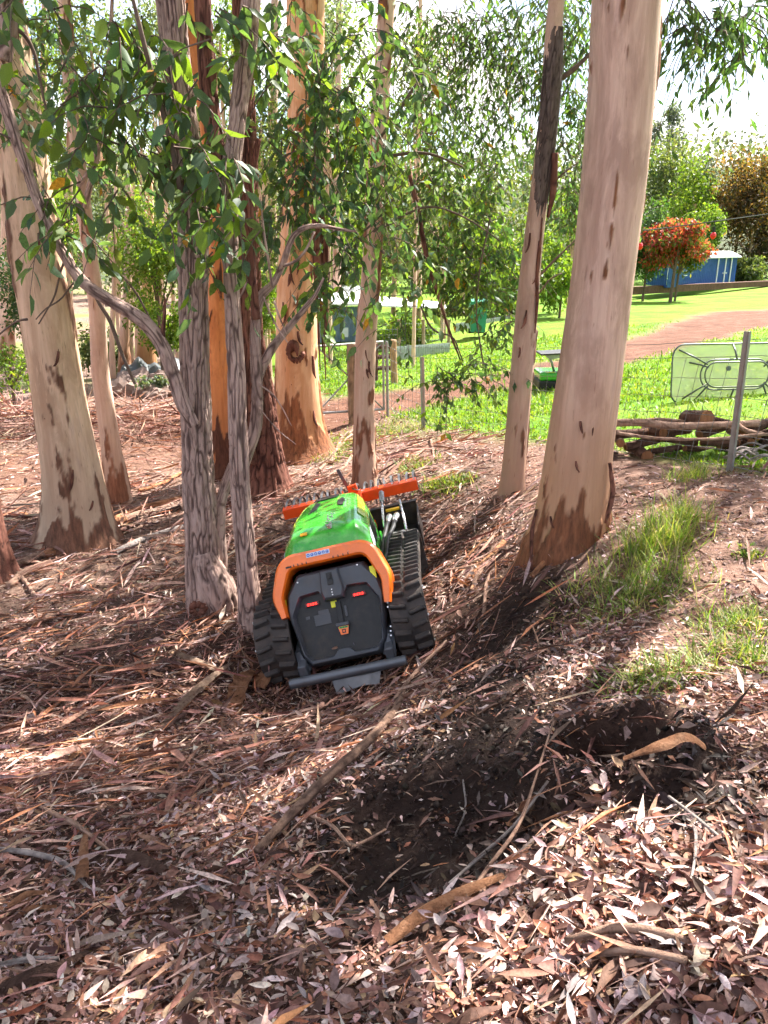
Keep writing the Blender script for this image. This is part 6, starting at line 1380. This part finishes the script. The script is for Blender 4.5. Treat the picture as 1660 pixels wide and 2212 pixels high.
bush('shrub', 360, 690, 16.5, 70, 80, 2200, YG, 'lower part-shaded yellow-green bush right of the big left bough', 'bush', 7)
bush('shrub', 60, 620, 13.5, 90, 150, 3500, DG, 'dark green bush behind the cream gum', 'bush', 7)
bush('shrub', 20, 800, 12.8, 90, 70, 2000, YG, 'low sunlit bush at the left edge', 'bush', 7)
bush('shrub', 230, 760, 17, 60, 90, 1600, OG, 'thin olive bush behind the slim pale gum', 'bush', 7)
bush('shrub', 330, 822, 13.6, 34, 20, 500, GY, 'small grey-green weed bush on the rubble', 'bush', 6, 6, False)
bush('gum_tree', 220, 330, 22, 170, 240, 4200, OG, 'tall loose olive tree in the left background', 'tree', 7, 22, sparse=.8)
bush('gum_tree', 30, 420, 24, 130, 260, 3600, GY, 'tall grey-green tree at the left edge of the background', 'tree', 7, 20, sparse=.8)
bush('gum_tree', 560, 420, 20, 90, 250, 3600, OG, 'pale olive tree seen between forked stem and big orange gum', 'tree', 7, 20)
bush('shrub', 560, 640, 17, 60, 90, 1800, YG, 'light green bush behind the dark red trunk', 'bush', 7)
bush('gum_tree', 420, 200, 26, 170, 220, 3000, GY, 'hazy tall tree behind the forked stem', 'tree', 7, 20, sparse=.75)
bush('gum_tree', 720, 250, 28, 130, 260, 4000, YG, 'sunlit yellow-green tree behind the big orange gum', 'tree', 7, 22, sparse=.85)
bush('gum_tree', 850, 480, 32, 130, 160, 4200, OG, 'olive tree behind the garden shed', 'tree', 7, 20)
bush('gum_tree', 1000, 540, 36, 130, 130, 4200, YG, 'sunlit light green tree beyond the lawn', 'tree', 6.5, 20)
bush('gum_tree', 720, 560, 27.5, 110, 90, 2600, YG, 'bright bush hanging over the garden shed', 'bush', 7)
bush('gum_tree', 1110, 570, 40, 90, 90, 2600, OG, 'olive tree left of the slim pink gum', 'tree', 6.5, 16)
bush('shrub', 880, 715, 23, 70, 28, 1400, YG*1.2, 'bright garden plants inside the wire pen', 'bush', 8, 10, False)
bush('shrub', 1215, 590, 30, 60, 80, 2600, YG, 'light green bush between the slim pink gum and the huge trunk', 'bush', 6.5)
bush('shrub', 1240, 470, 34, 60, 110, 2200, OG, 'olive bush just left of the huge trunk', 'tree', 6.5)
bush('shrub', 1070, 650, 31, 80, 40, 1600, DG, 'dark low hedge at the far side of the lawn', 'bush', 6.5, 12)
bush('shrub', 960, 680, 33, 60, 36, 1200, OG, 'olive hedge behind the wire pen', 'bush', 6.5, 10)
# row of trees closing the far side of the lawn and the wood
for j in range(15):
    bush('gum_tree', 10+92*j+rl.uniform(-20, 20), 520+rl.uniform(-40, 30), 48+rl.uniform(-4, 14), 78, 120+rl.uniform(-20, 20), 1700, [OG, YG, GY, OG*.8][j % 4], f'tree in the far row behind the clearing, {ORD[j]} from the left', 'tree', 8, 16, group='far row of trees')
# right distance
bush('shrub', 1400, 535, 43, 62, 92, 3200, DG*1.3, 'dark green bush at the left end of the blue shed', 'bush', 6)
bush('shrub', 1470, 545, 42.5, 60, 52, 2200, OG, 'green lower half of the red-topped bush before the blue shed', 'bush', 6)
bush('shrub', 1462, 525, 41.5, 88, 50, 4600, RD, 'bush with bright red new leaves before the blue shed', 'bush', 6)
bush('gum_tree', 1440, 420, 70, 90, 120, 4500, OG*1.2, 'tall hazy olive tree behind the red bush', 'tree', 5.5, 24)
bush('gum_tree', 1500, 440, 64, 70, 110, 3500, YG*.8, 'green tree right behind the red bush', 'tree', 5.5, 20)
bush('gum_tree', 1525, 500, 58, 45, 60, 1800, YG, 'yellow-green bush above the blue shed roof', 'bush', 5.5)
bush('gum_tree', 1605, 415, 62, 78, 105, 5200, OB, 'rounded orange-brown tree at the right', 'tree', 5.5, 20)
bush('gum_tree', 1625, 500, 60, 70, 110, 4000, OB*.55, 'dark brown-green lower foliage below the orange tree', 'tree', 5.5, 20)
bush('gum_tree', 1690, 430, 63, 60, 90, 2400, OB, 'second orange-brown tree cut by the right edge', 'tree', 5.5, 16)
bush('shrub', 1620, 585, 56, 46, 34, 1600, OG, 'green shrub at the right end of the blue shed', 'bush', 5.5, 12)
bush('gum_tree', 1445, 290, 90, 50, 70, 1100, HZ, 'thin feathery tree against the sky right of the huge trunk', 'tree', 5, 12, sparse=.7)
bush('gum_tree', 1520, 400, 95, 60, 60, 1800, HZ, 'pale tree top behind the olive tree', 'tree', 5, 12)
# wooded hill far behind
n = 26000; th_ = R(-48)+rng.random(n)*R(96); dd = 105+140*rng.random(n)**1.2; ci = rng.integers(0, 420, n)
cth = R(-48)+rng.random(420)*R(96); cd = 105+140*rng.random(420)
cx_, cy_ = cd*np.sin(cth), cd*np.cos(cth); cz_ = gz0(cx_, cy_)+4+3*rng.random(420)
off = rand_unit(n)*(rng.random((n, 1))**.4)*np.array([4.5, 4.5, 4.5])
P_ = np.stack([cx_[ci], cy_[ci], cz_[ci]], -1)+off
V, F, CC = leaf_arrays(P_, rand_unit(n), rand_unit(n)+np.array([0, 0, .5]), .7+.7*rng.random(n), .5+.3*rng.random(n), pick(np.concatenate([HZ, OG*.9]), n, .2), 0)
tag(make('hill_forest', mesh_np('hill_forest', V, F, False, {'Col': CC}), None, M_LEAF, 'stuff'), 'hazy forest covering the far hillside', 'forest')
# small far trunks in the left wood
for j, (u, v0, v1, Y, w_, m_) in enumerate([(318, 785, 640, 17, 40, B_T8), (272, 790, 640, 16.5, 26, B_T11), (283, 775, 600, 18, 16, B_T9), (245, 800, 600, 15, 12, B_T9), (300, 770, 560, 19, 12, B_T9), (150, 800, 300, 19, 22, B_T9), (90, 790, 250, 21, 24, B_T11), (590, 700, 100, 22, 26, B_T11), (18, 760, 200, 20, 30, B_T9), (350, 780, 300, 23, 18, B_T9), (730, 690, 60, 26, 18, B_T11), (905, 700, 100, 30, 16, B_T9)]):
    b = at(u, v0, Y); t_ = tree(b, ['short stout orange trunk in the left wood', 'grey trunk left of the stout orange one in the left wood', 'thin pale trunk between the grey and the orange one', 'thin trunk right of the slim pale gum', 'thin upright trunk behind the rubble heap', 'far pale trunk between the two left gums',
        'far grey trunk behind the cream gum', 'far grey trunk between dark red trunk and big orange gum', 'far trunk at the left edge', 'far thin trunk left of the furrowed gum', 'far thin trunk above the garden shed', 'far thin trunk above the awning'][j], 'far trunks in the wood')
    limb('trunk', t_, b, [(u, v0+20, w_*1.2), (u-2, v0, w_*1.05), (u-3, (v0+v1)/2, w_*.85), (u+3, v1, w_*.7), (u+6, v1-250, w_*.4)], Y, m_, na_=16, ds=.12, seed=200+j)
# saplings by the lawn
for j, (u, v0, v1) in enumerate([(1192, 655, 560), (1203, 656, 540), (1212, 652, 550), (1222, 650, 530)]):
    b = at(u, v0, 31); t_ = tree(b, f"slim sapling in the lawn-edge row, {['first', 'second', 'third', 'fourth'][j]} from the slim pink gum", 'saplings at the lawn edge')
    limb('trunk', t_, b, [(u, v0+6, 5), (u+2, (v0+v1)/2, 4), (u+5, v1, 3)], 31, B_TW, na_=8, ds=.2, seed=230+j)
